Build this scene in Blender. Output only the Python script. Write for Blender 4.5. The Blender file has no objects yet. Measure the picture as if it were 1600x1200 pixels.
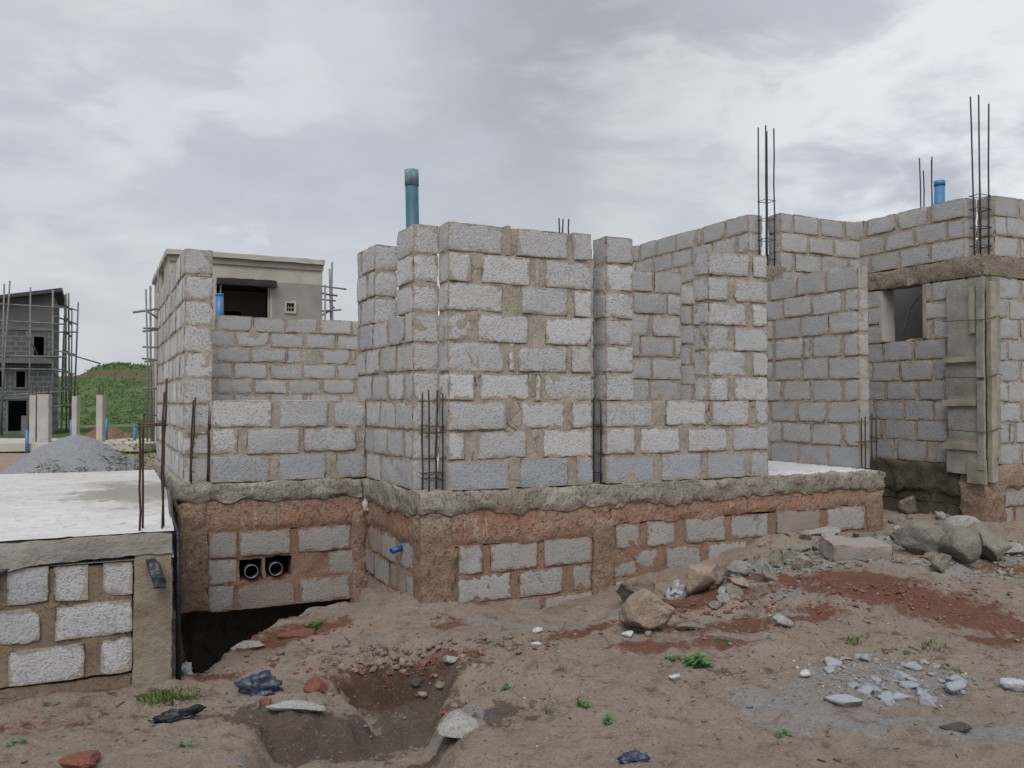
import bpy, bmesh, math, random
import numpy as np
from mathutils import Vector, Matrix, noise as mnoise
R = math.radians
PI = math.pi
random.seed(7)
rs = np.random.RandomState(11)
scene = bpy.context.scene
COL = scene.collection

# ------------------------------------------------------------------ camera and site axes
F = 1340.0                                   # focal length in photo pixels (1600 wide)
CZ = 1.65
PITCH = math.atan(28 / F)
TH = math.atan(650 / F)                      # the houses stand turned by this angle
c_, s_ = math.cos(TH), math.sin(TH)
cam_d = bpy.data.cameras.new('camera'); cam = bpy.data.objects.new('camera', cam_d); COL.objects.link(cam)
cam.location = (0, 0, CZ); cam.rotation_euler = (PI/2 + PITCH, 0, 0)
cam_d.sensor_width = 36; cam_d.lens = 36 * F / 1600; cam_d.clip_end = 5000; cam_d.clip_start = .05
scene.camera = cam

def ray(px, py):
    return (px - 800, F*math.cos(PITCH) - (600-py)*math.sin(PITCH), F*math.sin(PITCH) + (600-py)*math.cos(PITCH))
def at(px, py, Y):                           # world point on the sight line at depth Y
    d = ray(px, py); k = Y / d[1]; return (d[0]*k, Y, CZ + d[2]*k)
def atz(px, py, z):                          # world point on the sight line at height z
    d = ray(px, py); k = (z - CZ) / d[2]; return (d[0]*k, d[1]*k, z)
def onv(px, v):
    t = (px-800)/F; Y = v/(c_ - s_*t); return Y*(c_*t + s_)
def onu(px, u):
    t = (px-800)/F; Y = u/(c_*t + s_); return Y*(c_ - s_*t)
def zon(px, py, u=None, v=None):             # height where the sight line meets a wall plane
    t = (px-800)/F; Y = v/(c_ - s_*t) if v is not None else u/(c_*t + s_)
    return CZ + (628-py)/F*Y
def W(u, v, z=0.0):
    return Vector((u*c_ - v*s_, u*s_ + v*c_, z))
def uv_of(x, y):
    return x*c_ + y*s_, -x*s_ + y*c_

# ------------------------------------------------------------------ numpy noise
def _hash(ix, iy, iz, seed):
    h = (ix.astype(np.int64)*374761393 + iy.astype(np.int64)*668265263 + iz.astype(np.int64)*2147483647 + seed*1274126177) & 0xFFFFFFFF
    h = ((h ^ (h >> 13)) * 1274126177) & 0xFFFFFFFF
    h = ((h ^ (h >> 16)) * 2246822519) & 0xFFFFFFFF
    return ((h ^ (h >> 15)) & 0xFFFFFF) / float(0xFFFFFF)
def vnoise(p, scale, seed=0):                # value noise in -1..1
    q = np.asarray(p, float)*scale + 1000.0
    i = np.floor(q); f = q - i; f = f*f*(3-2*f); i = i.astype(np.int64)
    r = 0
    for dx in (0, 1):
        for dy in (0, 1):
            for dz in (0, 1):
                w = (f[:,0] if dx else 1-f[:,0])*(f[:,1] if dy else 1-f[:,1])*(f[:,2] if dz else 1-f[:,2])
                r = r + w*_hash(i[:,0]+dx, i[:,1]+dy, i[:,2]+dz, seed)
    return r*2 - 1
def fbm(p, scale, oct=3, seed=0):
    r = 0; a = 1; t = 0
    for o in range(oct):
        r = r + a*vnoise(p, scale*2**o, seed+o*17); t += a; a *= .5
    return r/t
def vec3(p, scale, seed=0):
    return np.stack([vnoise(p, scale, seed+k*31) for k in range(3)], 1)

# ------------------------------------------------------------------ mesh collector
class MB:
    def __init__(s):
        s.V = []; s.Fq = []; s.M = []; s.A = []; s.n = 0
    def add(s, v, f, mat=0, attr=None):
        v = np.asarray(v, float)
        if attr is None: attr = np.zeros((len(v), 4))
        s.V.append(v); s.A.append(attr)
        for q in f: s.Fq.append(tuple(int(i)+s.n for i in q))
        s.M.extend([mat]*len(f)); s.n += len(v)
    def build(s, name, mats, parent=None, smooth=True, attrs=True, loc=(0,0,0)):
        me = bpy.data.meshes.new(name)
        V = np.concatenate(s.V) - np.asarray(loc, float)
        me.from_pydata(V.tolist(), [], s.Fq)
        if not isinstance(mats, (list, tuple)): mats = [mats]
        for m in mats: me.materials.append(m)
        me.polygons.foreach_set('material_index', np.array(s.M, dtype=np.int32))
        if smooth: me.polygons.foreach_set('use_smooth', np.ones(len(s.Fq), dtype=bool))
        if attrs:
            at_ = me.attributes.new('tint', 'FLOAT_COLOR', 'POINT')
            at_.data.foreach_set('color', np.concatenate(s.A).ravel().astype(np.float32))
        me.update()
        o = bpy.data.objects.new(name, me); COL.objects.link(o)
        if parent: o.parent = parent
        else: o.location = loc
        return o

def lin(a, b, step, edge=None):
    n = max(1, int(round((b-a)/step)))
    g = np.linspace(a, b, n+1)
    if edge and (b-a) > 4*edge:
        g = np.concatenate([[a, a+edge*.45, a+edge], g[(g > a+edge*1.4) & (g < b-edge*1.4)], [b-edge, b-edge*.45, b]])
    return g
def gridbox(lo, hi, step, edge=None):
    """closed box of grids; returns verts, quads, distance to the nearest edge of the face, outward normal"""
    V = []; Q = []; E = []; N = []; n = 0
    G = [lin(lo[k], hi[k], step, edge) for k in range(3)]
    for ax in range(3):
        a, b = [(1,2),(2,0),(0,1)][ax]
        for side in (0, 1):
            A, B = np.meshgrid(G[a], G[b], indexing='ij')
            P = np.zeros(A.shape + (3,)); P[...,a] = A; P[...,b] = B; P[...,ax] = hi[ax] if side else lo[ax]
            ed = np.minimum(np.minimum(A-lo[a], hi[a]-A), np.minimum(B-lo[b], hi[b]-B))
            na, nb = A.shape
            idx = np.arange(na*nb).reshape(na, nb) + n
            q = np.stack([idx[:-1,:-1], idx[1:,:-1], idx[1:,1:], idx[:-1,1:]], -1).reshape(-1, 4)
            if not side: q = q[:, ::-1]
            V.append(P.reshape(-1,3)); Q.append(q); E.append(ed.ravel()); n += na*nb
            nn = np.zeros((na*nb, 3)); nn[:,ax] = 1 if side else -1; N.append(nn)
    return np.concatenate(V), np.concatenate(Q), np.concatenate(E), np.concatenate(N)

def add_block(mb, lo, hi, mat=0, step=.035, rough=1.0, tint=None, jit=True):
    lo = np.array(lo, float); hi = np.array(hi, float)
    V, Q, E, N = gridbox(lo, hi, step, .022)
    ctr = (lo+hi)/2; half = (hi-lo)/2
    seed = random.randint(0, 9999)
    d = half - np.abs(V-ctr)                                     # distance to each pair of faces
    ds = np.sort(d, 1)
    pull = np.clip(1 - ds[:,1]/.032, 0, 1)                       # near an edge
    pull3 = np.clip(1 - ds[:,2]/.045, 0, 1)
    ch = (.5+.5*vnoise(V, 17, seed))**2
    amt = (pull*(.0012 + .011*ch*ch) + pull3*.020*ch*ch)*rough
    dirv = -np.sign(V-ctr)*(d < .034)
    P = V + dirv*amt[:,None] + vec3(V, 9, seed)*.0045*rough + vec3(V, 34, seed+5)*.0022*rough
    if jit:
        a = random.gauss(0, .006); cs, sn = math.cos(a), math.sin(a)
        L = 0 if half[0] > half[1] else 1
        x = P[:,L]-ctr[L]; z = P[:,2]-ctr[2]
        P[:,L] = ctr[L] + x*cs - z*sn; P[:,2] = ctr[2] + x*sn + z*cs
    A = np.zeros((len(P), 4)); t = tint or (random.random(), 0, 0)
    A[:,0] = t[0]; A[:,1] = t[1]; A[:,2] = t[2]; A[:,3] = E
    mb.add(P, Q, mat, A)
def add_mortar(mb, lo, hi, mat=1, step=.03, amp=.008, tint=(0,0,0)):
    V, Q, E, N = gridbox(lo, hi, step)
    P = V + vec3(V, 11, 3)*amp + vec3(V, 31, 8)*amp*.6
    A = np.zeros((len(P), 4)); A[:,0] = .5+.5*vnoise(V, 3, 4); A[:,1] = tint[1]; A[:,2] = tint[2]; A[:,3] = E
    mb.add(P, Q, mat, A)
def add_concrete(mb, lo, hi, mat=0, step=.03, amp=.01, ragged=0.0, tint=(.5,0,0), chip=.02):
    """cast concrete: rough box, lower edge left ragged as poured over earth"""
    lo = np.array(lo, float); hi = np.array(hi, float)
    V, Q, E, N = gridbox(lo, hi, step)
    P = V + vec3(V, 4, 21)*amp*.7 + vec3(V, 13, 22)*amp*.6 + vec3(V, 38, 23)*amp*.4
    if ragged:
        h = hi[2]-lo[2]; k = np.clip(1-(V[:,2]-lo[2])/h, 0, 1)
        q = V.copy(); q[:,2] = 0
        P[:,2] += k*ragged*fbm(q, 4.5, 3, 40)
    ctr = (lo+hi)/2; half = (hi-lo)/2; d = half-np.abs(V-ctr); ds = np.sort(d, 1)
    amt = np.clip(1-ds[:,1]/.05, 0, 1)*chip*(.2+.8*(.5+.5*vnoise(V, 10, 60))**2)
    P += -np.sign(V-ctr)*(d < .052)*amt[:,None]
    A = np.zeros((len(P), 4)); A[:,0] = tint[0]; A[:,1] = tint[1]; A[:,2] = tint[2]; A[:,3] = E
    mb.add(P, Q, mat, A)
def add_box(mb, lo, hi, mat=0):
    V, Q, E, N = gridbox(lo, hi, 1e9); mb.add(V, Q, mat)
def add_tube(mb, pts, r, mat=0, n=10, r1=None, cap=True):
    pts = [Vector(p) for p in pts]; V = []; Fq = []
    for i, p in enumerate(pts):
        a = pts[max(0, i-1)]; b = pts[min(len(pts)-1, i+1)]; d = (b-a).normalized()
        x = d.orthogonal().normalized() if i == 0 else (x - d*x.dot(d)).normalized()
        y = d.cross(x); rr = r if r1 is None else r + (r1-r)*i/(len(pts)-1)
        for k in range(n):
            w = 2*PI*k/n; V.append(p + (x*math.cos(w) + y*math.sin(w))*rr)
    for i in range(len(pts)-1):
        for k in range(n):
            Fq.append((i*n+k, i*n+(k+1) % n, (i+1)*n+(k+1) % n, (i+1)*n+k))
    if cap: Fq.append(tuple(range(n-1, -1, -1))); Fq.append(tuple(range((len(pts)-1)*n, len(pts)*n)))
    mb.add([tuple(v) for v in V], Fq, mat)
def add_hollow(mb, p0, p1, ro, ri, mat=0, n=24):
    p0 = Vector(p0); p1 = Vector(p1); d = (p1-p0).normalized(); x = d.orthogonal().normalized(); y = d.cross(x)
    V = []; Fq = []
    for p, r in ((p0, ro), (p1, ro), (p1, ri), (p0, ri)):
        for k in range(n): V.append(tuple(p + (x*math.cos(2*PI*k/n) + y*math.sin(2*PI*k/n))*r))
    for j in range(4):
        for k in range(n): Fq.append((j*n+k, j*n+(k+1) % n, ((j+1) % 4)*n+(k+1) % n, ((j+1) % 4)*n+k))
    mb.add(V, Fq, mat)

def tag(o, label=None, cat=None, group=None, kind=None):
    if label: o['label'] = label
    if cat: o['category'] = cat
    if group: o['group'] = group
    if kind: o['kind'] = kind
    return o
def thing(name, label, cat, loc, rz=0, group=None):
    o = bpy.data.objects.new(name, None); COL.objects.link(o); o.empty_display_size = .2
    o.location = loc; o.rotation_euler = (0, 0, rz); return tag(o, label, cat, group)

# ------------------------------------------------------------------ materials
def mat(name):
    m = bpy.data.materials.new(name); m.use_nodes = True; nt = m.node_tree
    return m, nt, nt.nodes['Principled BSDF']
class NB:
    def __init__(s, nt): s.nt = nt; s.tc = nt.nodes.new('ShaderNodeTexCoord').outputs['Object']
    def n(s, t, **kw):
        o = s.nt.nodes.new(t)
        for k, v in kw.items(): setattr(o, k, v)
        return o
    def put(s, sock, v):
        if hasattr(v, 'is_output'): s.nt.links.new(v, sock)
        elif isinstance(v, (tuple, list)): sock.default_value = (*v, 1) if len(v) == 3 and sock.type == 'RGBA' else v
        else: sock.default_value = v
    def noise(s, scale, detail=3, rough=.6, vec=None, dist=0, out='Fac'):
        o = s.n('ShaderNodeTexNoise'); s.put(o.inputs['Vector'], vec or s.tc)
        o.inputs['Scale'].default_value = scale; o.inputs['Detail'].default_value = detail
        o.inputs['Roughness'].default_value = rough; o.inputs['Distortion'].default_value = dist
        return o.outputs[out]
    def vor(s, scale, feat='F1', vec=None):
        o = s.n('ShaderNodeTexVoronoi', feature=feat); s.put(o.inputs['Vector'], vec or s.tc); o.inputs['Scale'].default_value = scale
        return o.outputs['Distance']
    def math(s, op, a, b=0.0, cl=False):
        o = s.n('ShaderNodeMath', operation=op, use_clamp=cl); s.put(o.inputs[0], a); s.put(o.inputs[1], b); return o.outputs[0]
    def ss(s, x, a, b):                       # smoothstep of x from a to b
        o = s.n('ShaderNodeMapRange', interpolation_type='SMOOTHSTEP'); s.put(o.inputs[0], x)
        o.inputs[1].default_value = a; o.inputs[2].default_value = b; return o.outputs[0]
    def mr(s, x, a, b, c, d):
        o = s.n('ShaderNodeMapRange'); s.put(o.inputs[0], x)
        for i, v in enumerate((a, b, c, d)): o.inputs[1+i].default_value = v
        return o.outputs[0]
    def mix(s, f, a, b, mode='MIX'):
        o = s.n('ShaderNodeMix', data_type='RGBA', blend_type=mode)
        s.put(o.inputs[0], f); s.put(o.inputs[6], a); s.put(o.inputs[7], b); return o.outputs[2]
    def attr(s, name='tint'):
        o = s.n('ShaderNodeAttribute', attribute_name=name); q = s.n('ShaderNodeSeparateColor'); s.nt.links.new(o.outputs['Color'], q.inputs[0])
        return q.outputs[0], q.outputs[1], q.outputs[2], o.outputs['Alpha']
    def bump(s, h, strength=.5, dist=.01, nrm=None):
        o = s.n('ShaderNodeBump'); s.put(o.inputs['Height'], h); o.inputs['Strength'].default_value = strength; o.inputs['Distance'].default_value = dist
        if nrm: s.put(o.inputs['Normal'], nrm)
        return o.outputs[0]
    def sep(s, v=None):
        o = s.n('ShaderNodeSeparateXYZ'); s.put(o.inputs[0], v or s.tc); return o.outputs
def simple(name, col, rough=.8, metal=0, var=.25, scale=8, bump=.3, bscale=60, bd=.004, col2=None):
    m, nt, b = mat(name); k = NB(nt)
    nz = k.ss(k.noise(scale, 5), .3, .7)
    c2 = col2 or tuple(x*(1-var) for x in col)
    nt.links.new(k.mix(nz, col, c2), b.inputs['Base Color'])
    b.inputs['Roughness'].default_value = rough; b.inputs['Metallic'].default_value = metal
    if bump: nt.links.new(k.bump(k.noise(bscale, 4), bump, bd), b.inputs['Normal'])
    return m

def block_material(name, ca, cb, mortar, dirt, dirt_amt=.2, speck=1.0):
    m, nt, b = mat(name); k = NB(nt)
    r, g, d, ed = k.attr()
    base = k.mix(r, ca, cb)
    base = k.mix(k.math('MULTIPLY', g, 1.0, True), base, (.30,.325,.385))
    grain = k.noise(58, 3, .75); pits = k.noise(100, 2, .6); big = k.noise(3.2, 4, .6)
    hsh = k.math('FRACT', k.math('MULTIPLY', r, 7.31)); hs2 = k.math('FRACT', k.math('MULTIPLY', r, 23.7))
    base = k.mix(k.mr(hs2, 0, 1, 0, .30), base, (.36,.35,.325))
    base = k.mix(k.math('MULTIPLY', k.ss(grain, .50, .36), k.mr(hsh, 0, 1, .25*speck, .78*speck)), base, (.13,.13,.132))
    base = k.mix(k.math('MULTIPLY', k.ss(pits, .62, .78), .25*speck), base, (.66,.66,.67))
    worn = k.ss(k.noise(9, 5, .7), .60, .72)
    base = k.mix(k.math('MULTIPLY', worn, .28), base, (.25,.24,.225))
    base = k.mix(k.mr(big, .3, .7, 0, .32), base, k.mix(.5, base, (.30,.29,.28)))
    # mortar smeared over the arrises, dirt in patches
    lim = k.math('SUBTRACT', ed, k.mr(k.noise(13, 5, .7), .46, .80, 0, .062))
    sm = k.ss(lim, .012, .002)
    gap = k.math('MULTIPLY', k.ss(ed, .010, .003), k.ss(k.noise(5.5, 3, .6), .55, .62))
    patch = k.math('MULTIPLY', k.ss(k.noise(4.8, 6, .70, dist=.7), .60, .68), .72)
    base = k.mix(k.math('MAXIMUM', sm, patch), base, k.mix(k.noise(25), mortar, tuple(x*.75 for x in mortar)))
    dm = k.math('MULTIPLY', k.ss(k.noise(2.1, 5, .65), .46, .72), dirt_amt)
    dm = k.math('MAXIMUM', dm, d)
    base = k.mix(dm, base, dirt)
    base = k.mix(k.math('MULTIPLY', gap, .85), base, (.035,.032,.03))
    nt.links.new(base, b.inputs['Base Color']); b.inputs['Roughness'].default_value = .95
    b.inputs['Specular IOR Level'].default_value = .15
    n1 = k.bump(grain, .9, .012); nt.links.new(k.bump(k.noise(30, 3), .35, .012, n1), b.inputs['Normal'])
    return m
def mortar_material(name, c1, c2, c3, bumpd=.012):
    m, nt, b = mat(name); k = NB(nt)
    n1 = k.noise(2.6, 5, .6); n2 = k.noise(60, 3, .7)
    base = k.mix(k.ss(n1, .35, .65), c1, c2)
    base = k.mix(k.ss(k.noise(6, 4), .55, .72), base, c3)
    base = k.mix(k.math('MULTIPLY', k.ss(n2, .52, .34), .5), base, tuple(x*.35 for x in c1))
    base = k.mix(k.math('MULTIPLY', k.ss(k.noise(15, 5, .7), .56, .70), .45), base, tuple(min(1, x*1.28) for x in c1))
    base = k.mix(k.math('MULTIPLY', k.ss(k.noise(11, 5, .7), .45, .30), .5), base, tuple(x*.62 for x in c2))
    # thin shrinkage cracks
    cr = k.vor(7, 'DISTANCE_TO_EDGE', k.noise_vec() if hasattr(k, 'noise_vec') else None)
    crm = k.math('MULTIPLY', k.ss(cr, .022, .006), k.ss(k.noise(3.7, 2), .52, .6))
    base = k.mix(k.math('MULTIPLY', crm, .8), base, (.03,.026,.022))
    nt.links.new(base, b.inputs['Base Color']); b.inputs['Roughness'].default_value = .97
    b.inputs['Specular IOR Level'].default_value = .1
    nt.links.new(k.bump(k.noise(28, 6, .75), .9, bumpd), b.inputs['Normal'])
    return m

M = {}
M['block'] = block_material('grey sandcrete block', (.43,.435,.45), (.58,.58,.59), (.37,.32,.268), (.20,.15,.11), .08)
M['mortar'] = mortar_material('sandy mortar', (.365,.32,.27), (.31,.275,.23), (.42,.35,.29))
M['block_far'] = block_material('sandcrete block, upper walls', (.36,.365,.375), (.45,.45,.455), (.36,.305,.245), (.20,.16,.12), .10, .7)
M['block_base'] = block_material('stained foundation block', (.30,.295,.28), (.38,.375,.36), (.27,.185,.14), (.25,.17,.125), .40)
M['mortar_base'] = mortar_material('red stained mortar', (.285,.18,.135), (.23,.155,.115), (.29,.145,.095), .018)
M['mortar_dark'] = mortar_material('brown mortar of the slab base', (.22,.175,.125), (.185,.145,.105), (.27,.23,.18))

def stained_concrete(name, grey, tan, red, redlow, white=True, ztop=.91, zlow=.40):
    """cast band: grey at the top where it was finished, laterite splashed below, lime runs"""
    m, nt, b = mat(name); k = NB(nt); X = k.sep()
    z = X[2]; wob = k.mr(k.noise(4, 5, .7), .3, .7, -.13, .13)
    zz = k.math('ADD', z, wob)
    base = k.mix(k.ss(k.noise(3, 5), .35, .65), grey, tan)
    low = k.ss(zz, ztop-.19, ztop-.27)
    base = k.mix(k.math('MULTIPLY', low, redlow), base, k.mix(k.ss(k.noise(4, 4), .4, .6), red, tuple(x*.62 for x in red)))
    if white:
        mp = k.n('ShaderNodeMapping'); k.put(mp.inputs[0], k.tc); mp.inputs['Scale'].default_value = (1, 1, .10)
        st = k.noise(19, 5, .75, mp.outputs[0], 1.2)
        reg = k.ss(k.noise(1.9, 3), .46, .58)
        base = k.mix(k.math('MULTIPLY', k.math('MULTIPLY', k.math('MULTIPLY', k.ss(st, .54, .68), k.mr(k.noise(30, 4, .7), .35, .6, .2, 1)), reg), k.ss(zz, ztop-.55, ztop-.35)), base, (.50,.47,.43))
    base = k.mix(k.math('MULTIPLY', k.ss(k.noise(34, 5, .75), .5, .36), .75), base, (.055,.045,.038))
    base = k.mix(k.math('MULTIPLY', k.ss(k.noise(6, 5, .7), .56, .70), .5), base, tuple(x*.55 for x in tan))
    base = k.mix(k.math('MULTIPLY', k.ss(k.noise(9, 3), .62, .72), .5), base, (.42,.38,.33))
    nt.links.new(base, b.inputs['Base Color']); b.inputs['Roughness'].default_value = .97
    b.inputs['Specular IOR Level'].default_value = .1
    n1 = k.bump(k.noise(14, 5, .7), .9, .03); nt.links.new(k.bump(k.noise(48, 4, .7), .8, .012, n1), b.inputs['Normal'])
    return m
M['beam'] = stained_concrete('ground beam concrete', (.32,.295,.255), (.25,.22,.18), (.28,.17,.12), .8)
M['redband'] = stained_concrete('laterite stained concrete', (.31,.215,.165), (.33,.185,.125), (.24,.13,.085), .6, True, .75)
M['colbase'] = stained_concrete('brown cast column foot', (.285,.225,.17), (.31,.22,.16), (.23,.14,.095), .45, False, .8)
M['lintel'] = stained_concrete('lintel concrete', (.28,.245,.205), (.25,.21,.165), (.26,.18,.13), .2, False, 4)
M['mould_shade'] = simple('mouldy concrete with painted shade', (.055,.045,.034), 1, 0, .4, 5, 1, 30, .02, (.10,.08,.055))  # near-black: mould, plus the shade of alley and cavity put into the colour
M['slab_edge'] = simple('slab edge concrete', (.30,.285,.25), .95, 0, .25, 4, .8, 40, .012)
M['col_slab'] = simple('brown grey column concrete', (.235,.205,.16), .95, 0, .3, 4, .8, 30, .014, (.185,.15,.11))

def slab_top():
    m, nt, b = mat('pale dusty slab top'); k = NB(nt); X = k.sep()
    base = k.mix(k.ss(k.noise(1.5, 5), .3, .7), (.58,.575,.57), (.47,.46,.45))
    mp = k.n('ShaderNodeMapping'); k.put(mp.inputs[0], k.tc); mp.inputs['Scale'].default_value = (1, 4, 1)
    base = k.mix(k.math('MULTIPLY', k.ss(k.noise(7, 6, .75, mp.outputs[0], .4), .48, .66), .6), base, (.36,.345,.325))
    base = k.mix(k.math('MULTIPLY', k.ss(k.noise(2.2, 6, .7), .55, .70), .5), base, (.30,.275,.245))
    base = k.mix(k.math('MULTIPLY', k.ss(k.noise(15, 5, .75), .57, .64), .65), base, (.16,.15,.14))
    dx = k.math('SUBTRACT', X[0], 2.35); dy = k.math('MULTIPLY', k.math('SUBTRACT', X[1], 1.5), .5)
    rr = k.math('SQRT', k.math('ADD', k.math('MULTIPLY', dx, dx), k.math('MULTIPLY', dy, dy)))
    rr = k.math('ADD', rr, k.mr(k.noise(4, 5, .7), .3, .7, -.28, .28))
    base = k.mix(k.math('MULTIPLY', k.ss(rr, .66, .28), .8), base, (.20,.18,.15))
    nt.links.new(base, b.inputs['Base Color']); b.inputs['Roughness'].default_value = .9
    nt.links.new(k.bump(k.noise(20, 6, .7), .6, .012), b.inputs['Normal'])
    return m
M['slab_top'] = slab_top()
M['rebar'] = simple('rusty reinforcing bar', (.038,.027,.024), .8, .3, .4, 14, .5, 150, .002, (.065,.034,.024))
M['rebar_dark'] = simple('dark reinforcing bar', (.045,.042,.045), .7, .4, .3, 14, .4, 150, .002)
M['tie'] = simple('steel stirrup', (.12,.085,.065), .7, .4, .4, 20, .3, 150, .002)
M['pvc'] = simple('blue plastic pipe', (.040,.115,.165), .5, 0, .2, 9, .12, 40, .002)
M['pvc_pale'] = simple('scuffed pipe socket', (.17,.27,.32), .8, 0, .5, 20, .2, 60, .002)
M['pvc_far'] = simple('bright blue pipe', (.05,.18,.36), .45, 0, .15, 9, .1, 40, .002)
M['pvc_stub'] = simple('blue pipe stub', (.015,.07,.26), .4, 0, .2, 9, .1, 40, .002)
M['pvc_black'] = simple('black sewer pipe', (.012,.013,.017), .4, 0, .2, 9, .1, 40, .002)
M['pvc_rim'] = simple('bare pipe rim', (.22,.23,.25), .5, 0, .3, 20, .1, 40, .002)
M['void'] = simple('broken out dark hole', (.02,.017,.014), 1, 0, .4, 12, .8, 40, .01)
M['black_sheet'] = simple('black plastic sheet', (.012,.014,.022), .38, 0, .4, 18, .6, 40, .01)
M['blue_sheet'] = simple('dark blue plastic', (.018,.028,.06), .4, 0, .45, 14, .5, 40, .008, (.05,.06,.085))
M['pale_sheet'] = simple('grey white plastic bag', (.42,.44,.48), .45, 0, .5, 16, .6, 50, .008)
M['white'] = simple('white lime lump', (.46,.455,.45), .9, 0, .3, 20, .8, 60, .006)
M['granite'] = simple('pale granite', (.44,.46,.50), .9, 0, .35, 25, .9, 70, .008, (.30,.32,.36))
M['gravel'] = simple('grey crushed gravel', (.29,.295,.32), .95, 0, .35, 30, .9, 60, .03)
M['wood'] = simple('weathered formwork board', (.31,.295,.26), .9, 0, .3, 4, .8, 30, .01, (.20,.185,.155))
M['wood_pale'] = simple('pale timber post', (.33,.29,.23), .9, 0, .3, 5, .6, 40, .006)
M['bamboo'] = simple('grey scaffold pole', (.21,.20,.195), .85, 0, .35, 6, .4, 30, .006)
M['render'] = simple('cream cement render', (.42,.395,.345), .95, 0, .2, 1.3, .4, 20, .02, (.345,.32,.28))
M['render_grey'] = simple('grey unpainted render', (.29,.27,.24), .95, 0, .25, 1.6, .4, 20, .02)
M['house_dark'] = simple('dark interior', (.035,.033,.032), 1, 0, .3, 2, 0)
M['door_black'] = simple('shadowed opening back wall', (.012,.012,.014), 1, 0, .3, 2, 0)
M['post'] = simple('cast concrete post', (.42,.40,.37), .95, 0, .2, 2, .4, 20, .01)
M['roof'] = simple('dark roof edge', (.05,.05,.055), .7, 0, .3, 3, .3, 10, .01)
M['rust_wire'] = simple('tie wire', (.10,.08,.065), .7, .4, .3, 20, 0)

def dark_house():
    m, nt, b = mat('dark grey block courses'); k = NB(nt)
    br = k.n('ShaderNodeTexBrick'); X = k.sep(); cb = k.n('ShaderNodeCombineXYZ')
    k.put(cb.inputs[0], X[0]); k.put(cb.inputs[1], X[2]); k.put(br.inputs['Vector'], cb.outputs[0])
    k.put(br.inputs['Color1'], (.085,.088,.098)); k.put(br.inputs['Color2'], (.11,.112,.122)); k.put(br.inputs['Mortar'], (.17,.17,.175))
    br.inputs['Scale'].default_value = 1; br.inputs['Mortar Size'].default_value = .035
    br.inputs['Brick Width'].default_value = .5; br.inputs['Row Height'].default_value = .26
    plain = k.mix(k.ss(k.noise(1.2, 5), .3, .7), (.095,.096,.102), (.12,.12,.124))
    nt.links.new(k.mix(k.ss(X[2], 5.5, 5.52), br.outputs[0], plain), b.inputs['Base Color'])
    b.inputs['Roughness'].default_value = .95
    return m
M['dark_block'] = dark_house()
M['dark_band'] = simple('grey concrete floor band', (.17,.17,.175), .95, 0, .25, 1.5, .3, 12, .02)

def rock_mat(name, a, b2, light):
    m, nt, b = mat(name); k = NB(nt)
    base = k.mix(k.ss(k.noise(5, 6, .7), .35, .65), a, b2)
    base = k.mix(k.math('MULTIPLY', k.ss(k.noise(16, 5, .75), .55, .72), .8), base, light)
    base = k.mix(k.math('MULTIPLY', k.ss(k.noise(70, 3), .5, .35), .5), base, tuple(x*.3 for x in a))
    nt.links.new(base, b.inputs['Base Color']); b.inputs['Roughness'].default_value = .92
    n1 = k.bump(k.noise(9, 5, .7), .8, .04); nt.links.new(k.bump(k.noise(50, 5, .7), .7, .01, n1), b.inputs['Normal'])
    return m
M['rock'] = rock_mat('brown grey boulder', (.20,.17,.135), (.145,.12,.095), (.27,.24,.20))
M['rock_grey'] = rock_mat('grey brown boulder', (.21,.19,.16), (.155,.135,.11), (.30,.28,.25))
M['rock_tan'] = rock_mat('tan split stone', (.30,.235,.175), (.225,.165,.12), (.40,.35,.28))
M['rock_pale'] = rock_mat('pale broken concrete', (.32,.315,.29), (.245,.235,.21), (.42,.41,.39))
M['rock_red'] = rock_mat('laterite stone', (.20,.075,.045), (.15,.06,.04), (.24,.13,.09))
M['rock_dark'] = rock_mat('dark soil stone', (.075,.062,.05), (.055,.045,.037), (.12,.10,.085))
M['pebble'] = rock_mat('loose soil crumbs', (.22,.175,.14), (.155,.115,.09), (.36,.33,.30))
M['rubble'] = rock_mat('grey rubble', (.26,.25,.23), (.17,.155,.135), (.42,.42,.42))

def leaf_mat(name, a, b2):
    m, nt, b = mat(name); k = NB(nt)
    oi = k.n('ShaderNodeAttribute', attribute_name='tint'); 
    nt.links.new(k.mix(oi.outputs['Fac'], a, b2), b.inputs['Base Color']); b.inputs['Roughness'].default_value = .6
    b.inputs['Subsurface Weight'].default_value = 0
    return m
M['leaf'] = leaf_mat('small weed leaf', (.035,.12,.02), (.07,.19,.035))
M['leaf_dark'] = leaf_mat('hill shrub leaf', (.050,.105,.022), (.115,.185,.045))
M['leaf_dry'] = leaf_mat('grass blade', (.06,.10,.025), (.13,.16,.05))
M['stem'] = simple('green stem', (.10,.11,.05), .8, 0, .3, 20, 0)
M['straw'] = simple('dry twig', (.16,.12,.08), .9, 0, .4, 20, 0)
M['twig'] = simple('dark twig litter', (.07,.05,.038), .9, 0, .4, 20, 0)

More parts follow.
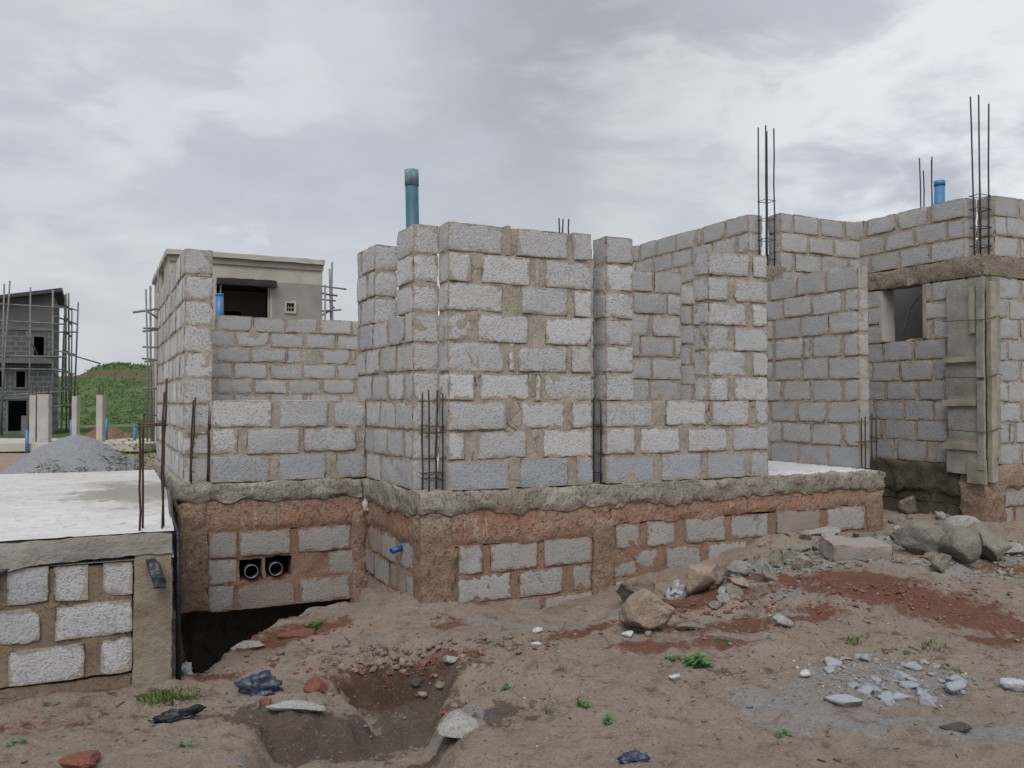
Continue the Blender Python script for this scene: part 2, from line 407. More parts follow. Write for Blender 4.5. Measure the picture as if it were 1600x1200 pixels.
# ------------------------------------------------------------------ ground
GC = []
for (px, py, z) in [
    (10,1070,0),(130,1066,0),(250,1064,0),(275,1062,-.03),(60,1190,0),(250,1190,0),(500,1195,-.04),(800,1190,0),(1200,1190,.03),(1550,1190,.05),
    (330,1075,-.06),(420,1070,-.06),(318,1056,-.09),(405,1012,-.10),(470,988,-.11),(530,955,-.12),(565,948,-.12),
    (600,937,-.04),(645,930,.02),(700,932,.0),(760,945,-.08),(850,962,-.16),(925,946,-.06),(880,968,-.10),
    (650,985,.02),(700,1000,.04),(560,1005,-.03),(600,1025,-.02),(780,1010,.02),(500,1045,-.05),
    (620,1085,-.06),(680,1110,-.06),(565,1075,-.12),(640,1052,-.10),(600,1150,-.06),(690,1160,-.06),(540,1120,-.12),(480,1095,-.06),(430,1130,-.10),(350,1130,-.05),
    (930,1005,.10),(1000,1055,.08),(860,1040,.08),(780,1090,.05),(760,1140,.03),(900,1110,.05),(1050,1120,.05),
    (1000,930,.05),(1100,892,.08),(1180,868,.20),(1240,838,.31),(1330,872,.29),(1380,832,.27),(1440,805,.25),(1480,835,.24),(1590,868,.18),(1540,850,.20),
    (1200,905,.20),(1300,925,.24),(1400,905,.24),(1500,960,.15),(1590,1000,.10),(1250,1000,.12),(1400,1050,.08),(1150,960,.12),(1080,990,.10)]:
    x, y, _ = atz(px, py, z); GC.append((x, y, z))
for (u, v, z) in [(.9,8.6,-.2),(1.6,8.6,-.2),(2.3,8.6,-.2),(1.0,9.4,-.2),(2.0,9.4,-.2),(.9,7.5,-.15),(1.6,7.8,-.15),(.6,6.4,-.1),
                  (-2,7,0),(-4,7,0),(-2,12,0),(-6,12,-.1),(3,10,.2),(6,10,.3),(2,14,.0),(8,12,.2),(12,8,.15),(12,4,.1),(8,8.2,.2),(8.4,7.2,.22),(0,1,0),(4,0,0),(-4,2,0),(6,2,.05),(10,1,.05),(-8,5,0)]:
    p = W(u, v); GC.append((p.x, p.y, z))
GC = np.array(GC)
def ground_base(x, y):
    x = np.asarray(x, float); y = np.asarray(y, float); num = 0; den = 0
    for (cx, cy, cz) in GC:
        w = 1.0/((x-cx)**2 + (y-cy)**2 + .012)**1.7
        num = num + w*cz; den = den + w
    z = num/den
    r = np.hypot(x, y-7); k = np.clip((r-14)/12, 0, 1); k = k*k*(3-2*k)
    return z*(1-k) - .05*k
ROCKY = []                                    # rough earth zones: world x, y, radius, amount
for (px, py, z, r, a) in [(700,1060,-.1,.5,.035),(1080,990,.1,.5,.03),(1180,950,.15,.5,.03),(1420,870,.22,.8,.05),(1350,930,.25,.5,.03),(1060,960,.06,.4,.04),(930,985,.05,.3,.03),(620,1000,-.02,.5,.03),(690,965,.02,.22,.05),(420,1100,-.06,.5,.03),(1230,880,.25,.5,.03),(560,1120,-.1,.5,.02),(850,960,-.1,.4,.015)]:
    x, y, _ = atz(px, py, z); ROCKY.append((x, y, r, a))
def poly_sd(x, y, poly):                       # signed distance, positive inside
    n = len(poly); d = np.full(x.shape, 1e9); ins = np.zeros(x.shape, bool)
    for i in range(n):
        (ax, ay), (bx, by) = poly[i], poly[(i+1) % n]
        ex, ey = bx-ax, by-ay; t = np.clip(((x-ax)*ex+(y-ay)*ey)/(ex*ex+ey*ey), 0, 1)
        d = np.minimum(d, np.hypot(x-ax-t*ex, y-ay-t*ey))
        c = ((ay > y) != (by > y)); ins ^= c & (x < ex*(y-ay)/(ey if ey else 1e-9)+ax)
    return np.where(ins, d, -d)
TRENCH = [atz(px, py, -.04)[:2] for px, py in [(500,1072),(560,1050),(610,1034),(665,1042),(718,1046),(728,1075),(694,1104),(684,1130),(700,1165),(770,1215),(800,1300),(300,1300),(350,1215),(395,1160),(408,1122),(470,1116),(548,1116),(570,1098),(545,1085)]]
PITP = [atz(px, py, -.10)[:2] for px, py in [(277,1062),(318,1052),(345,1030),(376,1010),(408,984),(444,963),(500,947),(566,938)]] + [tuple(W(a, b)[:2]) for a, b in [(2.36, 8.1),(2.7,9.6),(.6,9.6),(.62,8.0),(.52,7.0),(.45,5.6)]]
def gz(x, y):
    x = np.atleast_1d(np.asarray(x, float)); y = np.atleast_1d(np.asarray(y, float))
    P = np.stack([x, y, np.zeros_like(x)], 1)
    z = ground_base(x, y)
    near = np.clip(1-(np.hypot(x, y-6)-12)/10, 0, 1)
    z = z + near*(fbm(P, 1.4, 2, 5)*.028 + fbm(P, 4.5, 3, 9)*.034 + np.abs(vnoise(P, 9, 15))*.016 + vnoise(P, 22, 12)*.009 + vnoise(P, 45, 13)*.005)
    for (cx, cy, r, a) in ROCKY:
        k = np.exp(-((x-cx)**2+(y-cy)**2)/r**2)
        z = z + k*a*(fbm(P, 6, 3, 70) + .7*np.abs(vnoise(P, 14, 71)))
    for poly, dep, wd in ((TRENCH, .17, .15), (PITP, .90, .20)):
        bx = np.array(poly); m_ = (x > bx[:,0].min()-.5) & (x < bx[:,0].max()+.5) & (y > bx[:,1].min()-.5) & (y < bx[:,1].max()+.5)
        if m_.any():
            sd_ = poly_sd(x[m_], y[m_], poly) + fbm(P[m_], 4, 4, 91)*.12
            k = np.clip(sd_/wd + .15, 0, 1); k = k*k*(3-2*k)
            if dep < .3: k = k*np.clip((y[m_]-3.2)/.6, 0, 1)*(1+.25*fbm(P[m_], 3, 3, 44))
            z[m_] -= dep*k
    far = np.clip((np.hypot(x, y)-16)/25, 0, 1)
    return z + far*fbm(P, .12, 3, 30)*.12
def gz1(x, y): return float(gz([x], [y])[0])

def axis_coords(a, b, step, lo, hi):
    g = list(np.arange(a, b+1e-6, step)); s = step; x = a
    left = []
    while x > lo: s = s*1.22; x -= s; left.append(max(x, lo))
    s = step; x = g[-1]; right = []
    while x < hi: s = s*1.22; x += s; right.append(min(x, hi))
    return np.array(left[::-1] + g + right)
gx = axis_coords(-4.2, 7.4, .030, -900, 900); gy = axis_coords(3.2, 10.2, .030, -300, 1600)
GX, GY = np.meshgrid(gx, gy, indexing='ij')
fx, fy = GX.ravel(), GY.ravel(); fz = gz(fx, fy)
mb = MB(); idx = np.arange(len(fx)).reshape(GX.shape)
q = np.stack([idx[:-1,:-1], idx[1:,:-1], idx[1:,1:], idx[:-1,1:]], -1).reshape(-1, 4)
# soil patches (painted as real patches of earth): R laterite, G grey cement dust, B dark damp earth, A grass
A = np.zeros((len(fx), 4))
def soil(ch, px, py, z, rx, ry, amt, rot=0.0):
    cx, cy, _ = atz(px, py, z); ca, sa = math.cos(rot), math.sin(rot)
    dx, dy = fx-cx, fy-cy; a = (dx*ca+dy*sa)/rx; b = (-dx*sa+dy*ca)/ry
    A[:,ch] = np.maximum(A[:,ch], amt*np.exp(-(a*a+b*b)**1.5))
for a in [(0,1400,925,.24,.75,.35,1,-.35),(0,1330,900,.26,.5,.2,1,-.3),(0,1500,965,.15,.5,.22,.8,-.3),(0,1220,905,.2,.30,.14,.95,-.2),(0,1090,940,.1,.55,.28,.95,.2),
          (0,1130,985,.1,.4,.22,.75,0),(0,930,985,.05,.30,.16,.9,.2),(0,880,1000,.05,.2,.1,.6,0),(0,470,1005,-.2,.35,.2,.9,.5),(0,380,1030,-.2,.4,.2,.8,.4),(0,330,1060,-.08,.2,.15,.6,0),
          (0,620,1050,-.06,.5,.10,.8,.3),(0,1250,965,.14,.3,.15,.8,0),(0,1570,900,.15,.3,.3,.5,0),(0,700,975,.02,.14,.12,.8,0),(0,1560,1000,.1,.3,.12,.6,0),(0,40,1130,0,.5,.15,.3,0),
          (1,850,985,-.05,.5,.16,.9,.1),(1,760,965,.0,.4,.14,.7,0),(1,960,955,.0,.3,.12,.8,0),(1,1270,860,.3,.5,.2,.8,0),(1,1420,850,.24,.7,.4,.95,0),(1,1500,900,.2,.5,.25,.8,0),(1,1400,1065,.08,.6,.24,1,0),(1,1250,1095,.06,.4,.2,.9,.2),
          (1,1170,920,.15,.35,.1,.8,-.3),(1,1210,960,.14,.3,.1,.7,-.3),(1,1340,1130,.05,.8,.15,.7,0),(1,1550,1150,.05,.5,.14,.75,0),(1,1170,1000,.12,.25,.12,.6,0),(1,460,1105,-.06,.5,.14,.6,0),(1,250,1140,0,.3,.12,.4,0),(1,720,1120,0,.2,.1,.8,0),(1,420,1180,0,.5,.08,.5,0),
          (0,1040,950,.06,.35,.2,.95,0),(0,1160,925,.12,.3,.15,.9,-.2),(0,1010,1020,.06,.25,.10,.8,0),(0,1120,1010,.1,.35,.10,.6,0),(0,1440,940,.2,.5,.2,.95,-.3),
          (1,1230,940,.16,.16,.2,.8,0),(1,1110,975,.1,.2,.12,.6,0),(1,650,945,.0,.5,.08,.5,0),(1,560,1000,-.05,.5,.14,.35,0),(1,1330,1100,.05,.6,.1,.7,0),(1,1580,880,.18,.5,.3,.8,0),(1,1440,800,.24,.5,.3,.9,0),(1,1330,880,.28,.5,.12,.7,0),
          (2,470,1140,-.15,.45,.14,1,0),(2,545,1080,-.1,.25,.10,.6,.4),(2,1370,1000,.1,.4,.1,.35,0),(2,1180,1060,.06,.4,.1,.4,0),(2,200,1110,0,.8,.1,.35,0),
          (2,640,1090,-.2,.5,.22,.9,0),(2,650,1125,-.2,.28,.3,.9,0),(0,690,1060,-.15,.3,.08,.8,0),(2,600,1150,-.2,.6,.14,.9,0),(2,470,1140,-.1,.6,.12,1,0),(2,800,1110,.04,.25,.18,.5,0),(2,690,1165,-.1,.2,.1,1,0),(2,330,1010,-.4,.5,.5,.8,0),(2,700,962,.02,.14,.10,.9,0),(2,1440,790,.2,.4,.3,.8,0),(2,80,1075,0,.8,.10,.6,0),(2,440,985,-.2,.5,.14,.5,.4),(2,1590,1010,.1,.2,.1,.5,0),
          (3,265,1082,0,.22,.10,1,0),(3,85,1095,0,.15,.05,.4,0),(3,1420,1015,.1,.25,.06,.45,0),(3,1120,1010,.1,.2,.08,.3,0),(3,480,1175,0,.1,.06,.5,0),(3,760,1070,.02,.2,.1,.25,0)]:
    soil(*a)
rr = np.hypot(fx, fy); A[:,3] = np.maximum(A[:,3], np.clip((rr-34)/5, 0, 1)*np.clip(.75+.5*fbm(np.stack([fx,fy,0*fx],1), .25, 3, 3), 0, 1))
mb.add(np.stack([fx, fy, fz], 1), q, 0, A)

def ground_mat():
    m, nt, b = mat('bare earth'); k = NB(nt); r, g, d, gr = k.attr()
    n1 = k.noise(1.1, 6, .62); n2 = k.noise(7, 6, .7); n3 = k.noise(60, 4, .7)
    base = k.mix(k.ss(n1, .34, .66), (.365,.29,.235), (.305,.25,.205))
    base = k.mix(k.math('MULTIPLY', k.ss(n2, .5, .72), .55), base, (.36,.315,.27))
    base = k.mix(k.math('MULTIPLY', k.ss(n2, .48, .30), .75), base, (.135,.10,.08))
    wob = k.mr(n2, .25, .75, -.55, .55); wob2 = k.mr(k.noise(18, 5, .7), .25, .75, -.3, .3); w = k.math('ADD', wob, wob2)
    def msk(ch, lo=.35, hi=.62): return k.ss(k.math('ADD', ch, k.math('MULTIPLY', w, k.ss(ch, .02, .25))), lo, hi)
    red = k.mix(n2, (.235,.092,.058), (.13,.058,.040))
    base = k.mix(k.math('MULTIPLY', msk(r, .14, .52), .9), base, red)
    base = k.mix(k.math('MULTIPLY', k.ss(k.noise(3.2, 6, .7, dist=.8), .56, .72), .45), base, (.40,.355,.315))
    base = k.mix(k.math('MULTIPLY', k.ss(k.noise(4.6, 6, .72, dist=.8), .57, .70), .5), base, (.10,.073,.058))
    base = k.mix(k.math('MULTIPLY', msk(g), .8), base, k.mix(k.noise(40, 3), (.42,.41,.40), (.22,.21,.195)))
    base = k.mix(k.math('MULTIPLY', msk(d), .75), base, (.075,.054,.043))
    base = k.mix(msk(gr, .4, .6), base, k.mix(k.noise(9, 5), (.035,.085,.02), (.085,.125,.035)))
    base = k.mix(k.math('MULTIPLY', k.ss(n3, .58, .72), .55), base, (.42,.39,.36))
    base = k.mix(k.math('MULTIPLY', k.ss(n3, .45, .30), .6), base, (.06,.045,.036))
    nt.links.new(base, b.inputs['Base Color']); b.inputs['Roughness'].default_value = .97; b.inputs['Specular IOR Level'].default_value = .12
    q1 = k.bump(k.noise(18, 7, .75), 1, .05); nt.links.new(k.bump(n3, .8, .012, q1), b.inputs['Normal'])
    return m
M['ground'] = ground_mat()
ground = mb.build('ground', M['ground']); tag(ground, 'bare brown and red earth of the building site', 'ground', kind='structure')

# ------------------------------------------------------------------ block walls
PR = .004                                      # how far a block stands proud of the mean wall face
def auto_row(a0, a1, parity, rng, full=.435):
    out = []; x = a0; first = True; n = 0
    while x < a1 - .03:
        L = (full if parity == 0 else full*.48) if first else full
        if not first and rng.random() < .10 and a1-x > .5: L = rng.uniform(.05, .09)
        L += rng.gauss(0, .012); first = False
        e = min(x+L, a1)
        if a1-e < .07: e = a1
        out.append((x, e)); x = e + max(.010, rng.gauss(.030, .014))
    return out
def panel(mb, axis, p0, t, a0, a1, zb, zt, nrow, rows=None, seed=1, mats=(0,1), tints=None, step=.035, base_blue=False, mamp=.0075, holes=(), gap=(.006,.026), ends=True, inset=.0075):
    """one rectangle of blockwork; axis 'u' runs along u with its face at v = p0, axis 'v' runs along v with its face at u = p0"""
    rng = random.Random(seed); pitch = (zt-zb)/nrow
    def box(a, b, z0, z1, o0, o1): return ((a, o0, z0), (b, o1, z1)) if axis == 'u' else ((o0, a, z0), (o1, b, z1))
    e = .006 if ends else 0
    aa = sorted({a0+e, a1-e, *[h[0] for h in holes], *[h[1] for h in holes]})
    for ia, ib in zip(aa[:-1], aa[1:]):
        cut = [h for h in holes if h[0] <= ia+1e-6 and h[1] >= ib-1e-6]
        for z0, z1 in ([(zb+.001, zt-.014)] if not cut else [(zb+.001, cut[0][2]), (cut[0][3], zt-.014)]):
            lo, hi = box(ia, ib, z0, z1, p0+inset, p0+t-inset); add_mortar(mb, lo, hi, mats[1], amp=mamp)
    for i in range(nrow):
        row = rows[i] if rows and rows[i] is not None else auto_row(a0, a1, i % 2, rng)
        z0 = zb + i*pitch + (0.0 if i == 0 else rng.uniform(*gap)*.5); z1 = zb + (i+1)*pitch - (rng.uniform(*gap)*.5 if i < nrow-1 else 0)
        for (a, b) in row:
            if a-a0 < .045: a = a0
            if a1-b < .045: b = a1
            if any(a < h1-.01 and b > h0+.01 and z0 < hz1-.01 and z1 > hz0+.01 for (h0, h1, hz0, hz1) in holes): continue
            dz0 = rng.gauss(0, .004); dz1 = rng.gauss(0, .005); off = rng.gauss(0, .0035); pr = PR
            lo, hi = box(a, b, z0+(dz0 if i else 0), z1+dz1, p0-pr+off, p0+t+pr+off)
            bl = .75 if (base_blue and i == 0) else (.25 if rng.random() < .25 else 0)
            tt = tints(i, a, b, rng) if tints else (rng.random(), bl, 0)
            add_block(mb, lo, hi, mats[0], step, tint=tt)
def prow(axis, p, spans):
    fn = (lambda x: onv(x, p)) if axis == 'u' else (lambda x: onu(x, p))
    return [tuple(sorted((fn(a), fn(b)))) for a, b in spans]

ZB = .91; ZT = 3.16
F1 = 6.631; T = .225
uC = onv(700, F1); uE = onv(925, F1)           # ends of the projecting front wall
uS = uC - T; L1 = onu(572, uS)
uR0 = onv(947, F1); uR1 = onv(1200, F1)
uL = onv(288, L1+T) - .005
uW = 7.597; U3 = 9.32; V3F = 6.6; V3R = 8.39; ZT3 = 4.10
HX = (4.2, 8.5)
house = thing('unfinished_house', 'roofless grey sandcrete block house with a projecting front wall on a red stained plinth', 'house', W(HX[0], HX[1], 0), TH)
def place(mb, name, mats, parent, org):
    return mb.build(name, mats, parent, loc=(org[0], org[1], 0)) if False else _place(mb, name, mats, parent, org)
def _place(mb, name, mats, parent, org):
    mb.V = [v - np.array([org[0], org[1], 0.0]) for v in mb.V]
    # textures read object space, so shift is harmless
    return mb.build(name, mats, parent)
BM = [M['block'], M['mortar']]; BF = [M['block_far'], M['mortar']]

# projecting front wall, block by block as laid
f1rows = [[(705,795),(813,887),(900,922)],[(703,725),(745,823),(848,922)],[(703,790),(815,882),(893,923)],[(703,740),(750,827),(836,845),(852,923)],
          [(702,787),(794,804),(810,885),(893,923)],[(702,737),(747,825),(852,923)],[(702,785),(815,887),(897,923)],[(702,735),(752,828),(836,844),(852,923)],[(701,785),(790,797),(808,887),(895,924)]]
mb = MB(); panel(mb, 'u', F1, T, uC, uE, ZB, ZT, 9, [prow('u', F1, r) for r in f1rows], 3, base_blue=True, step=.03)
_place(mb, 'wall', BM, house, HX)
# its side wall going back, with a window opening above six courses
vS0 = F1+T; vA = onu(620, uS); vB = onu(585, uS); vEnd = 8.58
mb = MB(); panel(mb, 'v', uS, T, vS0, vEnd, ZB, ZB+1.5, 6, None, 5)
panel(mb, 'v', uS, T, vS0, vA, ZB+1.5, ZT, 3, [[(vS0, vA)]]*3, 6)
panel(mb, 'v', uS, T, vB, vEnd, ZB+1.5, 3.17, 3, None, 8)
_place(mb, 'wall', BM, house, HX)
# low wall between the two wings
l1rows = [[(332,421),(436,510),(526,572)],[(332,372),(386,468),(474,556)],[(332,425),(437,512),(522,572)]]
mb = MB(); a0 = onv(331, L1)
panel(mb, 'u', L1, T, a0, uS-.002, ZB, ZB+.75, 3, [prow('u', L1, r) for r in l1rows], 9, base_blue=True, step=.03)
_place(mb, 'wall', BM, house, HX)
# long left wall, end on to the camera
mb = MB(); rw = []
rng = random.Random(4)
for i in range(9):
    vv = [L1+T]; 
    rw.append(auto_row(L1+T, 12.2, i % 2, rng, .40))
panel(mb, 'v', uL, T+.02, L1+T, 12.2, ZB, 3.085, 9, rw, 12, step=.035, mamp=.010)
_place(mb, 'wall', [M['block'], M['mortar']], house, HX)
# back wall seen over the low wall
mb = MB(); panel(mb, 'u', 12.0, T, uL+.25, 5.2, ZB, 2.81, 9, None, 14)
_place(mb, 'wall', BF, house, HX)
# right front wall: jamb, sill and pier round a window opening
uJ = onv(990, F1); uP = onv(1107, F1)
r1 = [[(950,1022),(1033,1095),(1105,1163),(1173,1200)],[(948,992),(1000,1062),(1075,1135),(1145,1200)],[(948,1020),(1040,1103),(1112,1170),(1180,1200)]]
mb = MB(); panel(mb, 'u', F1, T, uR0, uR1, ZB, ZB+.755, 3, [prow('u', F1, r) for r in r1], 15, base_blue=True, step=.03)
panel(mb, 'u', F1, T, uR0, uJ, ZB+.755, ZT, 6, [[(uR0, uJ)]]*6, 16, step=.03)
rp = [[(1108,1138),(1148,1200)],[(1108,1166),(1176,1200)]]
rr_ = [prow('u', F1, rp[i % 2]) for i in range(6)]; rr_[5] = [(uP, onv(1172, F1)), (onv(1177, F1), uR1)]
panel(mb, 'u', F1, T, uP, uR1, ZB+.755, 3.12, 6, rr_, 17, step=.03)
_place(mb, 'wall', BM, house, HX)
# right side wall, seen on its inner face through the doorway
mb = MB(); panel(mb, 'v', uW, .15, F1+T, V3R-.01, ZB, 3.17, 9, None, 20, base_blue=True)
_place(mb, 'wall', BF, house, HX)
# partitions behind the window
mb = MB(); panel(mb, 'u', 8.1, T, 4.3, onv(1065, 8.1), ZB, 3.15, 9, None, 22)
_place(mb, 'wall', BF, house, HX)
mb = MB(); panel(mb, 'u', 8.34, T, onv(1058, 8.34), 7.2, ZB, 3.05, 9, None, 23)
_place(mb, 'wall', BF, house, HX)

# plinth: floor slab, ground beam, stained band, blockwork, column feet
PP = .03; uPe = onv(1380, F1)
mb = MB()
add_concrete(mb, (.70, L1+.02, .70), (uS+.1, 12.2, ZB-.012), 0, .12, .006)
add_concrete(mb, (uS+.1, F1+.02, .70), (uPe-.06, 12.2, ZB-.012), 0, .10, .008)
add_concrete(mb, (uR1-.2, F1+.012, .80), (uPe-.07, F1+1.6, ZB+.006), 0, .05, .012)
_place(mb, 'floor_slab', M['slab_top'], house, HX)
mb = MB()
for (lo, hi) in [((uL-.06, L1-PP, .715), (uS-PP-.001, L1+.3, ZB)), ((uS-PP, F1-PP, .705), (uPe, F1+.3, ZB)), ((uS-PP, F1+.301, .67), (uS+.3, L1+.2, ZB-.002)), ((uL-.06, L1+.301, .62), (uL+.3, 12.2, ZB-.003)), ((uPe-.25, F1+.301, .62), (uPe, F1+1.7, ZB-.002))]:
    add_concrete(mb, lo, hi, 0, .026, .018, .055, chip=.03)
_place(mb, 'ground_beam', M['beam'], house, HX)
mb = MB()
for (lo, hi) in [((uL-.03, L1-.004, .44), (uS-.02, L1+.28, .77)), ((uS-.004, F1-.006, .44), (uE+.2, F1+.28, .76)), ((uE+.201, F1-.006, .535), (uPe-.02, F1+.28, .76)), ((uS-.004, F1+.281, .44), (uS+.28, L1+.2, .72))]:
    add_concrete(mb, lo, hi, 0, .03, .012, .03, chip=.02)
_place(mb, 'stained_band', M['redband'], house, HX)
mb = MB(); mm = (0, 1)
def ftint(i, a, b, rng): return (rng.random(), 0, rng.choice([0, 0, .1, .25, .5]))
lf = [[(330,378),(420,500),(508,556)],[(330,372),(375,455),(466,548)],[(330,372),(376,384),(456,506),(514,560)],[(327,368),(374,462),(470,548)]]
vL = L1+.002
panel(mb, 'u', vL, T, uL+.2, uS-.01, -.27, .46, 3, [prow('u', vL, r) for r in (lf[3], lf[2], lf[1])], 31, mm, ftint, .03, holes=[(onv(376,vL), onv(412,vL), -.01, .185), (onv(417,vL), onv(458,vL), .0, .20)])
panel(mb, 'u', vL+1.5, .12, uL+.1, uS+1.0, -1.1, .4, 6, None, 36, (2,2))   # set-back footing deep under the overhang, painted near-black for the cavity's shade
ff = [[(760,845),(852,925)],[(716,800),(811,880),(895,925)],[(717,755),(766,840),(850,924)]]
panel(mb, 'u', F1+.006, T, uS+.02, uE, -.28, .45, 3, [prow('u', F1, r) for r in ff], 32, mm, ftint, .03)
gf = [[(960,1010),(1020,1090),(1100,1160),(1172,1245)],[(960,1028),(1040,1095),(1105,1165),(1175,1240),(1250,1320)],[(962,1000),(1010,1055),(1070,1132),(1142,1200),(1212,1280),(1290,1350)]]
panel(mb, 'u', F1+.006, T, uE+.02, uPe-.03, -.21, .545, 3, [prow('u', F1, r) for r in gf], 33, mm, ftint, .03)
panel(mb, 'v', uS+.006, T, F1+.2, L1+.1, -.28, .46, 3, None, 34, mm, ftint, .03)
panel(mb, 'v', uPe-.25, T, F1+.2, F1+1.6, -.2, .62, 3, None, 35, mm, ftint, .03)
panel(mb, 'v', uL, T, L1+.2, 12.2, -.25, .64, 4, None, 37, mm, ftint, .04)
_place(mb, 'foundation_wall', [M['block_base'], M['mortar_base'], M['mould_shade']], house, HX)
for (lo, hi) in [((uL-.045, L1-.025, -.25), (uL+.21, L1+.2, .76)), ((uS-.018, F1-.020, -.35), (onv(714, F1), F1+.2, .70)), ((onv(926, F1), F1-.014, -.35), (onv(960, F1), F1+.2, .60)), ((uPe-.26, F1-.014, -.1), (uPe-.005, F1+.25, .72)), ((uS-.14, L1-.018, -.4), (uS+.02, L1+.1, .60))]:
    mb = MB(); add_concrete(mb, lo, hi, 0, .028, .014, 0, chip=.03); _place(mb, 'column_foot', M['colbase'], house, HX)

# ------------------------------------------------------------------ taller house behind and to the right
HT = (9.5, 9.0)
tall = thing('taller_house', 'taller unfinished block house with a lintel band and a boarded corner column, right side', 'house', W(HT[0], HT[1], 0), TH)
zl0, zl1 = 3.13, 3.38
mb = MB(); vw0, vw1 = onu(1447, U3), onu(1377, U3)                    # window in its left face
zw0 = zon(1410, 533, u=U3); zw1 = zl0
vN = V3F+T
panel(mb, 'v', U3, T, vN, V3R+.2, ZB, zw0, 6, None, 40, (0,1), lambda i,a,b,r: (r.random()*.6, .5 if r.random() < .8 else .2, r.choice([0,0,.15])))
panel(mb, 'v', U3, T, vN, vw0, zw0, zl0, 3, None, 41); panel(mb, 'v', U3, T, vw1, V3R+.2, zw0, zl0, 3, None, 42)
panel(mb, 'v', U3, T, vN, V3R+.2, zl1, ZT3, 3, None, 43)
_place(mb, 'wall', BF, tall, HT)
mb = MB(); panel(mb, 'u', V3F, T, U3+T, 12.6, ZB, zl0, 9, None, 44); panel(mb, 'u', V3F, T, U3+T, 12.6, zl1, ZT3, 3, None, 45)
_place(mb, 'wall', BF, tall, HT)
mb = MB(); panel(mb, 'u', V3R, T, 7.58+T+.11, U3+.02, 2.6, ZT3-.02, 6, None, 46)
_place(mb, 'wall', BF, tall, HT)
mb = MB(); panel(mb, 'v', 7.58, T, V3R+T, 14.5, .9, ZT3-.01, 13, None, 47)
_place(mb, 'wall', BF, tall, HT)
for lo, hi in [((U3-.02, vN-.2, zl0), (U3+T+.02, V3R+.2, zl1)), ((U3+.0, V3F-.02, zl0), (12.6, V3F+T+.02, zl1+.01)), ((7.56, V3R-.01, 3.13), (8.0, V3R+.3, 3.4))]:
    mb = MB(); add_concrete(mb, lo, hi, 0, .035, .013); _place(mb, 'lintel', M['lintel'], tall, HT)
mb = MB(); add_concrete(mb, (U3+.004, V3F+.004, .75), (U3+T-.004, V3F+T-.004, zl0+.26), 0, .03, .012, chip=.02)
_place(mb, 'corner_column', M['col_slab'], tall, HT)
mb = MB()
add_concrete(mb, (U3-.04, V3F-.04, .60), (12.6, V3F+.3, ZB), 0, .035, .016, .08, chip=.04)
_place(mb, 'ground_beam', M['colbase'], tall, HT)
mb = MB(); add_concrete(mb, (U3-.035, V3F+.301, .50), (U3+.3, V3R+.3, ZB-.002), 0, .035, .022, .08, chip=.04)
_place(mb, 'ground_beam', M['mould_shade'], tall, HT)  # alley side of the beam: mould and shade painted as one dark tone
mb = MB()
panel(mb, 'u', V3F+.0, T, U3+.3, 12.6, -.1, .66, 3, None, 48, (0,1), ftint); panel(mb, 'v', U3, T, V3F+.3, V3R+.3, -.1, .66, 3, None, 49, (2,2))  # left face painted near-black in place of alley shade
_place(mb, 'foundation_wall', [M['block_base'], M['mortar_base'], M['mould_shade']], tall, HT)
mb = MB(); add_concrete(mb, (U3-.06, V3F-.055, -.1), (U3+.34, V3F+.3, .70), 0, .03, .018, chip=.04)
_place(mb, 'column_foot', M['colbase'], tall, HT)
# what the window shows: a plastered inner wall, frame strip and sill
mb = MB(); add_concrete(mb, (U3+.9, 6.9, 1.2), (U3+1.0, 9.2, 3.4), 0, .12, .006); _place(mb, 'inner_wall', M['dark_band'], tall, HT)
mb = MB()
add_box(mb, (U3-.02, vw0-.012, zw0+.02), (U3+T+.01, vw0+.022, zl0-.01)); add_concrete(mb, (U3-.012, vw0+.024, zw0-.012), (U3+.10, vw0+.3, zw0+.022), 0, .03, .006)
_place(mb, 'window_jamb', M['wood_pale'], tall, HT)
mb = MB(); add_concrete(mb, (U3-.012, vw1-.035, zw0+.01), (U3+T+.01, vw1+.02, zl0-.005), 0, .04, .006, chip=.01); _place(mb, 'window_reveal', M['post'], tall, HT)
mb = MB(); ux = U3+.3
add_tube(mb, [(ux, vw1-.1, 2.55), (ux, vw1-.22, 2.9), (ux, vw1-.38, 3.05), (ux, vw0+.16, 3.06), (ux, vw0+.05, 2.92), (ux, vw0-.05, 2.75)], .016, n=6); _place(mb, 'bent_stick', M['wood_pale'], tall, HT)

# formwork boards nailed round the corner column
fw = thing('column_formwork', 'weathered grey shuttering boards and a timber post wired round the corner column', 'formwork', W(U3, V3F, ZB), TH)
FO = (U3, V3F)
def board(lo, hi, m='wood', amp=.004):
    mb = MB(); add_concrete(mb, lo, hi, 0, .05, amp, chip=.006)
    mb.V = [v - np.array([FO[0], FO[1], ZB]) for v in mb.V]; return mb.build('board', M[m], fw)
va, vb = V3F-.0, onu(1488, U3)
for i, (z0, z1, o, w) in enumerate([(.80, 1.20, .075, .02), (1.16, 1.72, .062, .0), (1.66, 2.22, .050, .03), (2.16, 2.62, .062, -.01), (2.58, 3.10, .045, .02)]):
    board((U3-o-.022, va-.06+.02*(i%2), z0), (U3-o, vb+w, z1), ('wood','slab_edge','wood','slab_edge','wood')[i], .007)
for i, (z0, z1) in enumerate([(.86,1.9),(1.93,3.05)]): board((U3-.13, va-.09, z0), (U3-.095, va+.0, z1))
mb = MB(); add_concrete(mb, (U3-.03, V3F-.12, .72), (U3+.07, V3F-.055, 3.05), 0, .06, .005, chip=.008); mb.V = [v - np.array([FO[0], FO[1], ZB]) for v in mb.V]; mb.build('post', M['wood_pale'], fw)
for (z0, z1, o) in [(1.0, 2.0, .0), (2.05, 3.12, .006)]: board((U3+.09, V3F-.05-o, z0), (U3+.235, V3F-.028-o, z1))
